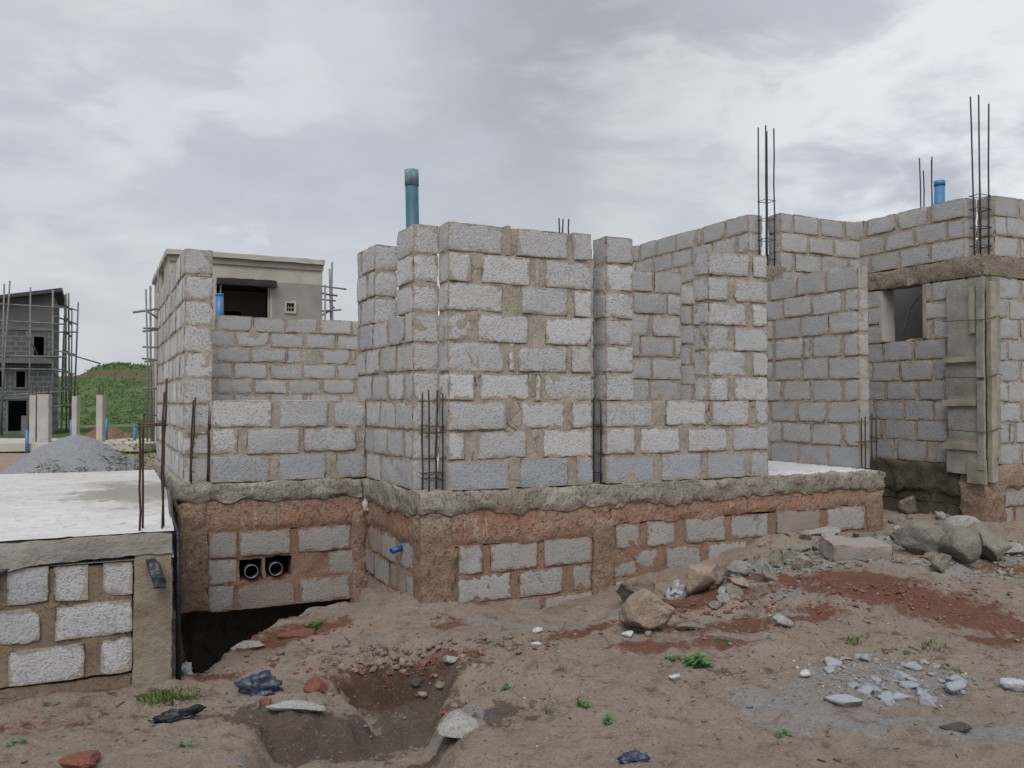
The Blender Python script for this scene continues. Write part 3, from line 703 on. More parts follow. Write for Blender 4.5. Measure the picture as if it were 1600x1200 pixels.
for (z0, z1, y0, y1) in [(.70,.98,va-.10,va+.14),(1.08,1.17,va-.02,vb+.05),(1.60,1.68,va+.02,vb+.06),(2.12,2.19,va,vb+.03),(2.45,3.0,va+.02,va+.10)]: board((U3-.118, y0, z0), (U3-.092, y1, z1), 'wood_pale', .007)
for zz in (1.32, 1.95, 2.62):
    mb = MB(); add_tube(mb, [(U3-.14, vb+.02, zz), (U3-.14, va-.09, zz-.02), (U3-.04, V3F-.13, zz), (U3+.08, V3F-.13, zz+.03), (U3+.25, V3F-.06, zz+.01)], .005, n=5)
    mb.V = [v - np.array([FO[0], FO[1], ZB]) for v in mb.V]; mb.build('tie_wire', M['rust_wire'], fw)

# ------------------------------------------------------------------ slab base at the left
VSL = 5.49; ZS = .882; uSe = onv(274, VSL)
SO = (-2.0, 6.5)
plat = thing('slab_base', 'low platform of pale blocks under a white dusty concrete slab at the left', 'platform', W(SO[0], SO[1], 0), TH)
mb = MB(); vF = 10.55
poly = [(-7.5, VSL), (uSe, VSL), (.50, 7.0), (.56, 8.0), (.60, vF), (-7.5, vF)]
# gridded slab following the outline
NU, NV = 120, 70; gv = np.linspace(VSL, vF, NV+1); ue = np.interp(gv, [VSL, 7.0, 8.0, vF], [uSe, .50, .56, .60])
P = []; 
for zz in (ZS, ZS-.155):
    for j in range(NV+1):
        ug = np.concatenate([np.linspace(-7.5, -2.5, 21)[:-1], np.linspace(-2.5, ue[j], NU-19)])
        P += [(a, gv[j], zz) for a in ug]
P = np.array(P); n1 = (NU+1)*(NV+1); Q = []
for j in range(NV):
    for i in range(NU):
        a = j*(NU+1)+i; Q.append((a, a+1, a+NU+2, a+NU+1)); Q.append((n1+a+NU+1, n1+a+NU+2, n1+a+1, n1+a))
top = P[:,2] > ZS-.01
P[top, 2] += (fbm(P, 1.5, 4, 2)*.006)[top] + (np.maximum(0, vnoise(P, 16, 5)-.62)*.035)[top]
mb.add(P, Q, 0)
_place(mb, 'slab_surface', M['slab_top'], plat, SO)
mb = MB(); rng = random.Random(2)
add_concrete(mb, (-7.5, VSL-.012, ZS-.15), (uSe-.001, VSL+.25, ZS-.006), 0, .024, .010, .035, chip=.014)
# right edge follows the outline as a ribbon of grid boxes
seg = [(uSe-.004, VSL+.251), (.50, 7.0), (.56, 8.0), (.60, vF)]
for (a, b) in zip(seg[:-1], seg[1:]):
    add_concrete(mb, (a[0]-.3, a[1], ZS-.15), (a[0]+.004, b[1], ZS-.007), 0, .05, .008, chip=.01)
_place(mb, 'slab_edge', M['slab_edge'], plat, SO)
sr = [[(-90,-10),(18,136),(160,210)],[(-60,66),(90,211)],[(-70,-10),(14,80),(87,141),(164,210)]]
mb = MB(); uc0 = onv(211, VSL)
rows_ = [[(onv(a, VSL), onv(b, VSL)) for a, b in r] for r in sr]
for i, r in enumerate(rows_):
    x = r[0][0] - .05
    while x > -7: r.insert(0, (max(-7.4, x-.42), x)); x -= .47
panel(mb, 'u', VSL+.01, T, -7.45, uc0, .075, .725, 3, rows_, 50, (0,1), lambda i,a,b,rg: (rg.random(), .55*rg.random() if i else .1, .15 if i == 0 else 0), .028, gap=(.02,.04), mamp=.009)
panel(mb, 'u', VSL+.014, T-.02, -7.45, uc0, -.35, .074, 1, [[]], 51)
panel(mb, 'v', uSe-T-.02, T, VSL+.25, vF, -.7, .725, 6, None, 52, (0,1), lambda i,a,b,rg: (rg.random(), 0, .4), .05)
_place(mb, 'block_wall', [M['block'], M['mortar_dark']], plat, SO)
mb = MB(); add_concrete(mb, (uc0+.002, VSL-.004, -.5), (uSe-.006, VSL+.25, ZS-.13), 0, .024, .012, chip=.014)
_place(mb, 'corner_column', M['col_slab'], plat, SO)

# ------------------------------------------------------------------ plastic membrane scraps, small plastics
def sheet(mb, corner, du, dv, nu, nv, amp, seed, sc=14, thick=.004):
    corner = np.array(corner, float); du = np.array(du, float); dv = np.array(dv, float)
    I, J = np.meshgrid(np.linspace(0,1,nu), np.linspace(0,1,nv), indexing='ij'); i = I.ravel()[:,None]; j = J.ravel()[:,None]
    taper = 1 - .45*np.abs(vnoise(np.concatenate([i*3, j*0, j*0], 1), 1, seed))[:,None]
    P = corner + du*i + dv*j*taper
    nrm = np.cross(du, dv); nrm /= np.linalg.norm(nrm)
    d = fbm(P, sc, 3, seed)*amp + np.abs(vnoise(P, sc*2, seed+4))*amp*.6
    top = P + nrm*d[:,None] + vec3(P, sc, seed+9)*amp*.6; bot = top - nrm*thick
    id0 = np.arange(nu*nv).reshape(nu, nv)
    q = np.stack([id0[:-1,:-1], id0[1:,:-1], id0[1:,1:], id0[:-1,1:]], -1).reshape(-1,4)
    rim = list(id0[:,0]) + list(id0[-1,1:]) + list(id0[::-1,-1][1:]) + list(id0[0,::-1][1:-1])
    k = nu*nv; side = [(a, b, b+k, a+k)[::-1] for a, b in zip(rim, rim[1:]+rim[:1])]
    mb.add(np.concatenate([top, bot]), np.concatenate([q, q[:,::-1]+k, np.array(side)]), 0)
def crumple(name, label, cat, px, py, z, w, d, h, m, seed, group=None, rz=0, loc=None):
    """a crumpled bag: squashed folded ball lying on its support"""
    bm = bmesh.new(); bmesh.ops.create_icosphere(bm, subdivisions=4, radius=1)
    P = np.array([v.co[:] for v in bm.verts])
    r = 1 + .6*fbm(P, 1.2, 2, seed) - .5*np.abs(vnoise(P, 2.0, seed+3)) - .34*np.abs(vnoise(P, 4.2, seed+6)) - .16*np.abs(vnoise(P, 9, seed+8))
    P = P*r[:,None]; P[:,2] = np.where(P[:,2] < -.25, -.25 + (P[:,2]+.25)*.15, P[:,2])
    P *= np.array([w/2, d/2, h/1.25]); P[:,2] -= P[:,2].min() + .004
    for v, p in zip(bm.verts, P): v.co = p
    for f_ in bm.faces: f_.smooth = True
    me = bpy.data.meshes.new(name); bm.to_mesh(me); bm.free(); me.materials.append(M[m])
    o = bpy.data.objects.new(name, me); COL.objects.link(o)
    x, y, zz = loc if loc else atz(px, py, z)
    o.location = (x, y, zz if loc else gz1(x, y)-.005); o.rotation_euler = (0, 0, rz)
    return tag(o, label, cat, group)
def wsheet(name, label, px0, px1, z0, z1, v, m, seed, lean=.0):
    mb = MB(); a, b = onv(px0, v), onv(px1, v); p = W(a, v, z1); e = W(b, v, z1) - p
    dn = W(0, -1, 0)*.05 + Vector((0,0,z0-z1)) + W(1,0,0)*lean
    sheet(mb, (0,0,0), tuple(dn), tuple(e), 16, 10, .012, seed)
    return tag(mb.build(name, M[m], None, loc=(0,0,0)), label, 'plastic sheet'), p
o, p = wsheet('plastic_membrane', 'black plastic membrane scrap hanging below the slab edge beside the corner column', 229, 250, .56, .735, VSL-.030, 'black_sheet', 3, .05); o.location = p
o, p = wsheet('plastic_membrane', 'black plastic membrane scrap hanging under the slab edge at the left border of the photo', -14, 24, .60, .735, VSL-.030, 'black_sheet', 8, -.12); o.location = p
# black tube standing in for the dark gap and tarp edge beside the slab
mb = MB(); pts = [W(uSe+.035, VSL+.06, -.1), W(uSe+.03, VSL+.06, .55), W(uSe+.028, VSL+.10, .84), W(uSe+.035, VSL+.7, ZS-.01), W(.515, 7.0, ZS+.0), W(.57, 7.9, ZS+.01)]
add_tube(mb, pts, .016, n=8); tag(mb.build('black_gap_line', M['black_sheet'], None), 'thin black line standing in for the dark gap and tarp edge down the slab corner', 'gap line')
crumple('plastic_bag', 'small grey white plastic scrap stuck on the wall corner below the low wall', 'plastic bag', 0,0,0, .09, .05, .13, 'pale_sheet', 5, loc=tuple(W(onv(572, L1-.08), L1-.09, zon(572, 797, v=L1-.08))))
crumple('plastic_bag', 'crumpled grey white plastic bag between two stones at the wall foot', 'plastic bag', 1058, 930, .07, .24, .16, .17, 'pale_sheet', 9)
crumple('paper_lump', 'crumpled pale paper at the foot of the slab corner in the pit mouth', 'litter', 292, 1061, -.12, .12, .1, .11, 'pale_sheet', 12, loc=atz(292, 1063, -.10))
crumple('plastic_bag', 'large dark blue plastic bag draped over stones near the pit', 'plastic bag', 410, 1090, -.07, .29, .15, .13, 'blue_sheet', 15, rz=.1)
crumple('plastic_strip', 'long black plastic strip with pale folds lying on the earth at lower left', 'litter', 285, 1124, -.02, .30, .09, .055, 'black_sheet', 18, rz=.5)
crumple('plastic_bag', 'small dark blue plastic bag lying at the bottom edge of the photo', 'plastic bag', 992, 1192, .03, .19, .085, .065, 'blue_sheet', 22, rz=.15)

# ------------------------------------------------------------------ pipes
def pipe(name, label, p0, p1, r, mats, collar=.0, group=None):
    t = thing(name, label, 'pipe', p0, 0, group); d = Vector(p1)-Vector(p0)
    mb = MB(); add_hollow(mb, (0,0,0), d*(1-collar), r, r*.88); mb.build('pipe_shaft', mats[0], t)
    if collar: mb = MB(); add_hollow(mb, d*(1-collar), d, r*1.07, r*.9); mb.build('socket', mats[1], t)
    return t
Yp = 7.72
pipe('vent_pipe', 'tall leaning blue vent pipe rising behind the narrow block pier', at(650, 620, Yp), at(643, 266, Yp), .060, (M['pvc'], M['pvc_pale']), .07)
pipe('vent_pipe', 'short bright blue pipe end above the top of the taller house wall', at(1468, 480, 11.3), at(1468, 283, 11.3), .066, (M['pvc_far'], M['pvc_far']), .04)
pipe('vent_pipe', 'blue pipe seen behind the left pier in the cream house opening', at(343, 520, 13.5), at(343, 459, 13.5), .060, (M['pvc_far'], M['pvc_far']), .05)
ps = W(uS-.02, onu(628, uS), zon(628, 856, u=uS))
pp_ = W(uS+.05, onu(628, uS)+.02, ps.z+.01); pe = W(uS-.10, onu(628, uS)-.02, ps.z-.015)
pipe('pipe_stub', 'short bright blue pipe stub poking from the plinth side', pp_, pe, .026, (M['pvc_stub'], M['pvc_stub']))
for px, py, lab in [(394, 891, 'black sewer pipe end in the left of two broken holes in the plinth'), (432, 887, 'black sewer pipe end in the right of two broken holes in the plinth')]:
    z = zon(px, py, v=vL); t = thing('sewer_pipe', lab, 'pipe', W(onv(px, vL), vL+.02, z), TH, 'sewer pipe ends in the plinth')
    mb = MB(); add_hollow(mb, (0,.20,0), (0,-.045,0), .062, .054); mb.build('pipe_shaft', M['pvc_black'], t)
    mb = MB(); add_hollow(mb, (0,-.040,0), (0,-.052,0), .063, .056); mb.build('rim', M['pvc_rim'], t)

# ------------------------------------------------------------------ reinforcing cages
def cage(label, base, bars, ties, side=.0, m='rebar', r=.0075, rz=TH):
    """bars: list of (dx, dy, height, lean); ties: heights"""
    t = thing('rebar_cage', label, 'rebar', base, rz)
    for (dx, dy, z0, h, lx) in bars:
        mb = MB(); n = 5; add_tube(mb, [(dx + lx*(k/n)**1.6 + random.gauss(0,.003), dy, z0+(h-z0)*k/n) for k in range(n+1)], r, n=8); mb.build('bar', M[m], t)
    xs = [b[0] for b in bars]; ys = [b[1] for b in bars]
    for z in ties:
        e = .012; x0, x1, y0, y1 = min(xs)-e, max(xs)+e, min(ys)-e, max(ys)+e; dz = random.gauss(0, .008)
        mb = MB(); add_tube(mb, [(x0,y0,z),(x1,y0,z+dz),(x1,y1,z+dz*.5),(x0,y1,z),(x0,y0,z+.004)], .0048, n=6); mb.build('stirrup', M['tie'], t)
    return t
def cg(u, v): return W(u, v, ZB-.02)
S = .145
b = .05
cage('short rebar cage in the notch at the left corner of the projecting front wall', cg(uS+.045, F1+.045), [(.03,0,0,.86,0),(.15,0,0,.83,0),(.02,.13,0,.84,0),(.14,.13,0,.86,.01)], (.12,.16,.50,.56))
cage('short dark rebar cage in the slot at the right end of the projecting wall', cg(uE+.02, F1+.05), [(0,0,0,.78,0),(.10,0,0,.76,0),(0,.12,0,.80,0),(.10,.12,0,.80,0)], (.10,.52,.56), m='rebar_dark')
cage('short rebar cage beside the end of the long left wall', cg(onv(300,L1+.06), L1+.07), [(0,0,0,.80,.03),(.15,0,0,.74,.02),(.0,.12,0,.78,.03),(.15,.12,0,.76,.02)], (.46,))
cage('rebar cage standing on the outer plinth corner beside the doorway', cg(uPe-.20, F1+.07), [(0,0,0,.60,0),(.10,0,0,.64,0),(.17,.0,0,.60,0),(.08,.12,0,.58,0)], (.32,))
p = W(onv(220, VSL+.08), VSL+.08, ZS-.02)
cage('leaning rebar cage standing on the front corner of the white slab', p, [(0,0,0,.68,0),(.125,0,0,.93,.02),(.02,.12,0,.72,0),(.135,.12,0,.85,.0)], (.66,.64), r=.0065)
zc = 3.38
cage('tall thin rebar cage rising from the far corner of the taller wall', W(7.70, V3R+.03, 3.38), [(.0,0,0,1.82,0),(.14,0,0,1.80,0),(.0,.13,0,1.83,0),(.14,.13,0,1.80,0)], (.10,.36,.62,.86), m='rebar_dark', r=.009)
cage('tallest rebar cage above the boarded corner column', W(U3+.04, V3F+.05, zl1), [(.0,0,0,1.90,0),(.06,.12,0,1.92,-.04),(.15,0,0,1.82,.03),(.17,.12,0,.96,0)], (.12,.34,.56,.72), m='rebar_dark', r=.009)
pb = at(1452, 420, 11.9)
cage('four short rebar ends beside the short blue pipe above the taller house', pb, [(-.10,0,0,1.55,-.02),(-.02,.1,0,1.40,0),(.05,0,0,1.57,0),(.10,.1,0,1.55,0)], (.6,), m='rebar_dark', r=.009, rz=0)
pb = at(881, 420, 10.6)
cage('three small rebar tips showing over the top of the projecting front wall', pb, [(-.06,0,0,.63,0),(-.005,.1,0,.64,0),(.06,0,0,.62,0)], (.3,), m='rebar_dark', r=.009, rz=0)

# ------------------------------------------------------------------ stones, lumps, rubble
ICO = {}
def ico(n):
    if n not in ICO:
        bm = bmesh.new(); bmesh.ops.create_icosphere(bm, subdivisions=n, radius=1)
        ICO[n] = (np.array([v.co[:] for v in bm.verts]), [tuple(v.index for v in f_.verts) for f_ in bm.faces]); bm.free()
    return ICO[n]
def rock_verts(n, seed, cuts=7, rough=.10, flat=.42):
    cuts = cuts + 4
    P, Fc = ico(n); P = P.copy(); r_ = np.random.RandomState(seed)
    for k in range(cuts):
        d = r_.normal(size=3); d /= np.linalg.norm(d); h = r_.uniform(flat, .80)
        over = np.maximum(0, P@d - h); P -= np.outer(over, d)*.98
    P *= (1 + rough*1.6*fbm(P, 1.8, 4, seed) - rough*.8*np.abs(vnoise(P, 3.3, seed+2)))[:,None]
    P += vec3(P, 6, seed)*rough*.3 + vec3(P, 14, seed+1)*rough*.16
    return P, Fc
def rock(name, label, px, py, z, w, d, h, m, seed, group=None, rz=0, cuts=7, rough=.10, cat='stone', sink=.12, tilt=(0,0), onz=None):
    """stands where the sight line (px, py at its foot) meets the ground near height z"""
    P, Fc = rock_verts(4 if w > .12 else 3, seed, cuts, rough)
    P = P/np.abs(P).max(0)*np.array([w/2, d/2, h/2])
    x, y, zz = atz(px, py, z); g = onz if onz is not None else gz1(x, y + d*.35)
    mb = MB(); mb.add(P + np.array([0,0,h/2]), Fc, 0); o = mb.build(name, M[m], None)
    o.location = (x, y + d*.35, g - sink*h); o.rotation_euler = (tilt[0], tilt[1], rz)
    return tag(o, label, cat, group)
G1 = 'stones heaped by the taller house'
rock('boulder', 'large split tan stone with a pale broken face in front of the wall', 1003, 1004, .06, .36, .30, .31, 'rock_tan', 5, None, .4, 8, sink=.08, tilt=(.1,.35))
rock('boulder', 'low grey brown stone leaning against the brown column foot', 1004, 946, .05, .38, .26, .26, 'rock', 12, None, .2, 6)
rock('boulder', 'rounded brown stone against the plinth wall right of the plastic bag', 1102, 934, .08, .36, .26, .32, 'rock_tan', 21, None, .3, 6, .07)
rock('boulder', 'leaning brown grey boulder with a flat top face, left of the stone heap', 1440, 880, .22, .58, .36, .34, 'rock_grey', 33, G1, -.5, 2, tilt=(.1,.3))
rock('boulder', 'egg shaped boulder at the front of the stone heap', 1512, 899, .18, .34, .30, .36, 'rock_grey', 40, G1, .2, -1, .07)
rock('boulder', 'boulder behind the egg shaped boulder of the stone heap', 1535, 878, .2, .48, .36, .36, 'rock_grey', 47, G1, .6, 1)
rock('boulder', 'topmost pale boulder of the stone heap by the brown column foot', 1520, 848, .24, .52, .38, .34, 'rock_pale', 52, G1, .1, 1)
rock('boulder', 'right hand grey boulder of the stone heap', 1562, 884, .2, .34, .28, .32, 'rock_grey', 58, G1, .9, 1)
rock('boulder', 'pale angular stone right of the heap at the photo border', 1597, 872, .2, .22, .2, .15, 'rock_pale', 61, None, .4, 8)
rock('boulder', 'dark grey stone in the dark gap under the taller house', 1450, 785, .26, .40, .26, .34, 'rock', 66, None, .2, 6)
rock('boulder', 'small grey stone leaning between the plinth end and the dark gap', 1425, 802, .26, .38, .2, .24, 'rock', 68, None, .7, 6)
rock('stone', 'low laterite stone at the edge of the pit', 455, 1000, -.11, .32, .2, .11, 'rock_red', 71, None, .3, 6, onz=-.13)
rock('stone', 'broken pale block piece lying in the dark pit', 382, 1016, -.11, .26, .18, .11, 'rock_pale', 75, None, .1, 9, onz=-.14)
rock('stone', 'dark red clod behind the flat concrete crust', 492, 1092, -.07, .16, .13, .09, 'rock_red', 78, None, .3, 5)
rock('stone', 'reddish split stone at the bottom left edge of the photo', 118, 1212, .0, .20, .16, .10, 'rock_red', 83, None, .6, 9)
rock('stone', 'flat dark stone lying at lower right', 1497, 1151, .05, .16, .10, .035, 'rock_dark', 86, None, .1, 6)
rock('concrete_lump', 'pale broken concrete lump with a dark side by the trench', 716, 1152, -.02, .24, .24, .16, 'rock_pale', 90, None, .3, 7, sink=.25, cat='concrete lump')
rock('concrete_crust', 'flat pale concrete crust lying over a dark hollow', 470, 1112, -.05, .42, .16, .06, 'rock_pale', 93, None, .05, 5, cat='concrete lump')
rock('stone', 'tan stone at the back edge of the trench', 628, 1056, -.12, .07, .06, .075, 'rock_tan', 96)
rock('stone', 'small grey stone right of the tan stone in the trench', 705, 1046, -.05, .10, .08, .06, 'rock_pale', 98)
rock('stone', 'half buried pale stone in the red earth right of the split stone', 1225, 982, .13, .15, .13, .10, 'rock_pale', 101)
rock('stone', 'small tan stone beside the rounded brown stone', 1158, 930, .12, .20, .14, .10, 'rock_tan', 104)
rock('stone', 'low flat stone bedded in the red earth below the rounded stone', 1085, 990, .1, .24, .12, .06, 'rock', 107)
rock('stone', 'bright white grey stone cut by the right border of the photo', 1594, 1092, .06, .16, .14, .08, 'granite', 109)
for px, py, z, lab in [(841, 997, .02, 'white lump on the grey dust in front of the wall'), (838, 1016, .03, 'pale tan lump just below the white lump'), (982, 1008, .06, 'white scrap in front of the split stone'), (1057, 1072, .06, 'white lump on the sandy mound'), (1231, 866, .3, 'white lump beside the loose grey block'), (1262, 1062, .08, 'white lump left of the granite chips')]:
    rock('white_lump', lab, px, py, z, .085, .06, .045, 'white' if 'white' in lab else 'rock_tan', int(px), None, cat='stone')
# loose hollow block and slab piece at the plinth end
def hollow_block(label, px, py, z, L, Wd, H, rz, tilt):
    t = thing('loose_block', label, 'block', (0,0,0)); x, y, _ = atz(px, py, z); t.location = (x, y, gz1(x, y)-.03); t.rotation_euler = (tilt[0], tilt[1], rz)
    mb = MB(); add_block(mb, (-L/2,-Wd/2,0), (L/2,Wd/2,H), 0, .03, 2.8, (.05, 0, .6), False)
    mb.build('block_body', [M['block']], t); return t
hollow_block('loose grey block lying half bedded in rubble by the plinth end', 1335, 872, .29, .52, .32, .17, .04, (.12,.05))
rock('slab_piece', 'pale flat slab piece behind the loose grey block', 1292, 836, .34, .46, .26, .12, 'rock_pale', 133, None, .1, 6, cat='concrete lump')
rg = random.Random(77)
for i in range(62):
    px = rg.gauss(1440, 75); py = 812 + rg.random()*85 + (px-1430)*.05
    if i in (0,1,2,3,4,5,6): px, py = 1395+i*15, 800+rg.random()*22
    if i > 17: px = rg.gauss(1200, 60); py = 872 - (px-1200)*.25 + rg.random()*40
    if px > 1590: continue
    sz = rg.uniform(.07, .20); m_ = rg.choice(['rock_grey', 'rock_pale', 'rubble', 'rock'])
    rock('broken_concrete', 'small broken grey concrete piece in the rubble along the wall foot, right half', px, py, .23, sz*1.3, sz, sz*.8, m_, 600+i, 'broken concrete pieces in the rubble', rg.random()*6, 3, .14, 'concrete lump', .2, (rg.gauss(0,.3), rg.gauss(0,.3)))
for i in range(22):
    px, py = [(590,1032),(640,1036),(665,1040),(712,1040),(735,1052),(560,1045),(520,1062),(735,1085),(700,1108),(420,1108)][i % 10]; px += rg.gauss(0, 16); py += rg.gauss(0, 7)
    sz = rg.uniform(.035, .085); rock('earth_clod', 'brown earth clod lying on the lip of the dug trench', px, py, -.04, sz*1.3, sz, sz*.8, rg.choice(['pebble','rock_tan','rock_dark','rock_red','pebble']), 700+i, 'earth clods along the trench lip', rg.random()*6, 2, .16, 'clod', .25)
# granite chips
chips = []
rg = random.Random(5)
proto = None
for i in range(84):
    a = rg.random()*2*PI; q_ = math.sqrt(rg.random()); px = 1395 + q_*math.cos(a)*112; py = 1062 + q_*math.sin(a)*34 + (px-1395)*.12
    if i < 6: px, py = [(1320,1098),(1352,1040),(1400,1085),(1450,1088),(1490,1082),(1300,1045)][i]
    x, y, _ = atz(px, py, .08)
    if len(chips) < 8:
        P, Fc = rock_verts(3, 300+i, 8, .12); P = P/np.abs(P).max(0)*np.array([.5,.42,.30]); mb = MB(); mb.add(P, Fc, 0); o = mb.build('granite_chip', M['granite'], None)
    else: o = chips[i % 8].copy(); COL.objects.link(o)
    s = .03*(4.2)**(rg.random()**1.6) if i > 5 else rg.uniform(.10, .15); o.scale = (s*rg.uniform(.9,1.4), s*rg.uniform(.7,1.1), s*rg.uniform(.7,1.2)); o.rotation_euler = (rg.gauss(0,.2), rg.gauss(0,.2), rg.random()*6)
    o.location = (x, y, gz1(x, y)+s*.10); chips.append(o)
    tag(o, 'pale blue grey granite chip in the scatter at lower right', 'stone', 'granite chips scattered at lower right')
# stuff: crumbs and pebbles all over the earth, rubble by the wall foot
def scatter(name, label, zones, m, n_total, seed):
    rg = np.random.RandomState(seed); mb = MB(); base = [rock_verts(1, 500+k, 4, .15) for k in range(6)] + [rock_verts(2, 520+k, 6, .15) for k in range(4)]
    pts = []
    for (px, py, z, rx, ry, share, s0, s1) in zones:
        cx, cy, _ = atz(px, py, z); k = int(n_total*share)
        d = rg.normal(size=(k, 2))*np.array([rx, ry]) + np.array([cx, cy]); s = s0*(s1/s0)**(rg.random_sample(k)**2.2)
        pts.append(np.concatenate([d, s[:,None]], 1))
    pts = np.concatenate(pts); uu, vv = uv_of(pts[:,0], pts[:,1])
    ok = (pts[:,1] > 2.9) & ~((vv > VSL-.02) & (uu < uSe+.03)) & ~((vv > F1-.03) & (uu > uS) & (uu < uPe+.02)) & ~((vv > L1-.02) & (uu < uS+.1) & (uu > .4)) & ~((vv > V3F-.05) & (uu > U3-.05))
    pts = pts[ok]; zz = gz(pts[:,0], pts[:,1])
    for i in range(len(pts)):
        P, Fc = base[rg.randint(10) if pts[i,2] > .02 else rg.randint(6)]; a = rg.random_sample()*6.28; ca, sa = math.cos(a), math.sin(a); s = pts[i,2]
        sc_ = s*np.array([1, rg.uniform(.6,1), rg.uniform(.4,.8)])*.5; q_ = P*sc_
        q_ = np.stack([q_[:,0]*ca-q_[:,1]*sa, q_[:,0]*sa+q_[:,1]*ca, q_[:,2]], 1) + np.array([pts[i,0], pts[i,1], zz[i]+s*.12])
        mb.add(q_, Fc, 0)
    return tag(mb.build(name, M[m], None, smooth=False), label, 'rubble', kind='stuff')
scatter('pebbles', 'small crumbs of earth and pebbles strewn over the bare ground', [(800,1100,0,2.2,.7,.45,.006,.035),(1300,1000,.1,1.4,.6,.25,.008,.045),(300,1110,0,1.2,.3,.12,.006,.03),(640,1030,-.05,.5,.12,.14,.008,.085),(1150,960,.12,.6,.3,.08,.01,.06)], 'pebble', 4600, 1)
scatter('rubble', 'grey broken rubble and chips along the plinth foot and round the boulders', [(1420,850,.24,.6,.35,.40,.012,.12),(1290,875,.28,.35,.16,.14,.012,.09),(1560,900,.18,.4,.3,.12,.012,.09),(1180,905,.16,.3,.12,.08,.01,.07),(1390,1062,.08,.42,.16,.16,.006,.035),(850,972,-.08,.5,.08,.06,.006,.03),(1230,1090,.06,.4,.12,.04,.006,.03)], 'rubble', 3400, 2)
scatter('red_clods', 'crumbled clods of red laterite lying over the red earth patches', [(1400,925,.24,.6,.25,.4,.008,.06),(1080,955,.1,.4,.2,.3,.008,.07),(470,1005,-.15,.3,.12,.1,.008,.05),(620,1045,-.05,.4,.06,.1,.008,.06),(1220,915,.2,.3,.12,.1,.008,.05)], 'rock_red', 1500, 6)
scatter('white_chips', 'tiny white chips and cement bits in the rubble and on the earth', [(1420,865,.24,.7,.3,.35,.008,.04),(1390,1062,.08,.42,.14,.3,.006,.028),(1250,960,.14,.6,.2,.15,.006,.03),(1000,1090,.05,1.2,.4,.12,.005,.02),(500,1040,-.06,.6,.2,.08,.005,.025)], 'white', 420, 3)
# twigs
mb = MB(); rg = random.Random(9)
for i in range(70):
    px, py = rg.uniform(20, 1590), rg.uniform(985, 1195); x, y, _ = atz(px, py, .02); u_, v_ = uv_of(x, y)
    if v_ > VSL-.05 and u_ < .9: continue
    L = rg.uniform(.012, .045); a = rg.random()*6.28; p0 = (x, y, gz1(x, y)+.006); p1 = (x+L*math.cos(a), y+L*math.sin(a), gz1(x+L*math.cos(a), y+L*math.sin(a))+.008)
    add_tube(mb, [p0, p1], rg.uniform(.0015, .004), 0, 5)
tag(mb.build('twig_litter', M['twig'], None), 'dark twigs and leaf litter strewn over the earth', 'litter', kind='stuff')

# ------------------------------------------------------------------ weeds
def leaf_mesh(mb, c, d, up, L, w, tint):
    d = Vector(d).normalized(); s = d.cross(Vector(up)).normalized(); n = s.cross(d); c = Vector(c)
    P = [c, c+d*L*.35+s*w*.5+n*L*.05, c+d*L*.75+s*w*.4, c+d*L-n*L*.12, c+d*L*.75-s*w*.4, c+d*L*.35-s*w*.5+n*L*.05]
    A = np.full((6,4), tint); mb.add([tuple(p) for p in P], [(0,1,2,3),(0,3,4,5)], 0, A)
def weed(label, px, py, z, r, h, n, seed, leaf=.03, m='leaf', grass=False, loc=None):
    rg = random.Random(seed); x, y, _ = atz(px, py, z) if loc is None else loc
    t = thing('weed', label, 'plant', (x, y, (gz1(x, y) if loc is None else loc[2])-.004)); ml = MB(); ms = MB()
    for k in range(n):
        a = rg.random()*6.28; rr = r*math.sqrt(rg.random()); hh = h*rg.uniform(.3, 1)*(1-.4*rr/r)
        tip = Vector((rr*math.cos(a), rr*math.sin(a), hh)); root = Vector((rr*.25*math.cos(a), rr*.25*math.sin(a), 0))
        if grass:
            root = Vector((rr*.8*math.cos(a), rr*.8*math.sin(a), 0)); leaf_mesh(ml, root, (tip-root)+Vector((rg.gauss(0,.02),rg.gauss(0,.02),.02)), (rg.gauss(0,1), rg.gauss(0,1), .2), hh*1.2, leaf*.35, rg.random())
            continue
        if k % 3 == 0: add_tube(ms, [root, (root+tip)/2+Vector((rg.gauss(0,.005),rg.gauss(0,.005),0)), tip], .0022, 0, 5, .0012)
        for j in range(3):
            b_ = rg.random()*6.28; leaf_mesh(ml, tip-Vector((0,0,j*.012)), (math.cos(b_), math.sin(b_), rg.uniform(-.2,.6)), (0,0,1), leaf*rg.uniform(.6,1.2), leaf*.55, rg.random())
    ml.build('leaves', M[m], t, smooth=False)
    if ms.n: ms.build('stems', M['stem'], t)
    return t
weed('bright green weed at the foot of the red slope, below the split stone', 1086, 1046, .08, .07, .09, 26, 1, .045)
weed('low weed just left of the bright green weed', 1050, 1034, .08, .045, .04, 12, 2, .03)
weed('small green weed on the sandy mound, upper of the pair', 911, 1107, .05, .035, .045, 14, 3, .026)
weed('small green weed on the sandy mound, lower of the pair', 951, 1130, .05, .035, .045, 14, 4, .026)
weed('tiny green weed by the trench corner', 790, 1082, .02, .03, .06, 12, 5, .024)
weed('green weed growing on the stone at the pit edge', 492, 975, -.13, .06, .07, 24, 6, .04, loc=atz(492, 980, -.10))
weed('flat green weed patch in the bottom foreground', 462, 1186, -.02, .085, .045, 44, 7, .03)
weed('grass patch at the foot of the slab corner', 266, 1088, -.01, .20, .055, 160, 8, .03, 'leaf_dry', True)
weed('tiny weed at the bottom left of the photo', 24, 1165, 0, .035, .04, 12, 9, .024)
weed('small weed at lower left above the bottom edge', 292, 1165, 0, .04, .04, 12, 10, .024)
weed('faint weed on the pale earth at far lower right', 1485, 1042, .1, .06, .035, 18, 11, .022, 'leaf_dry')
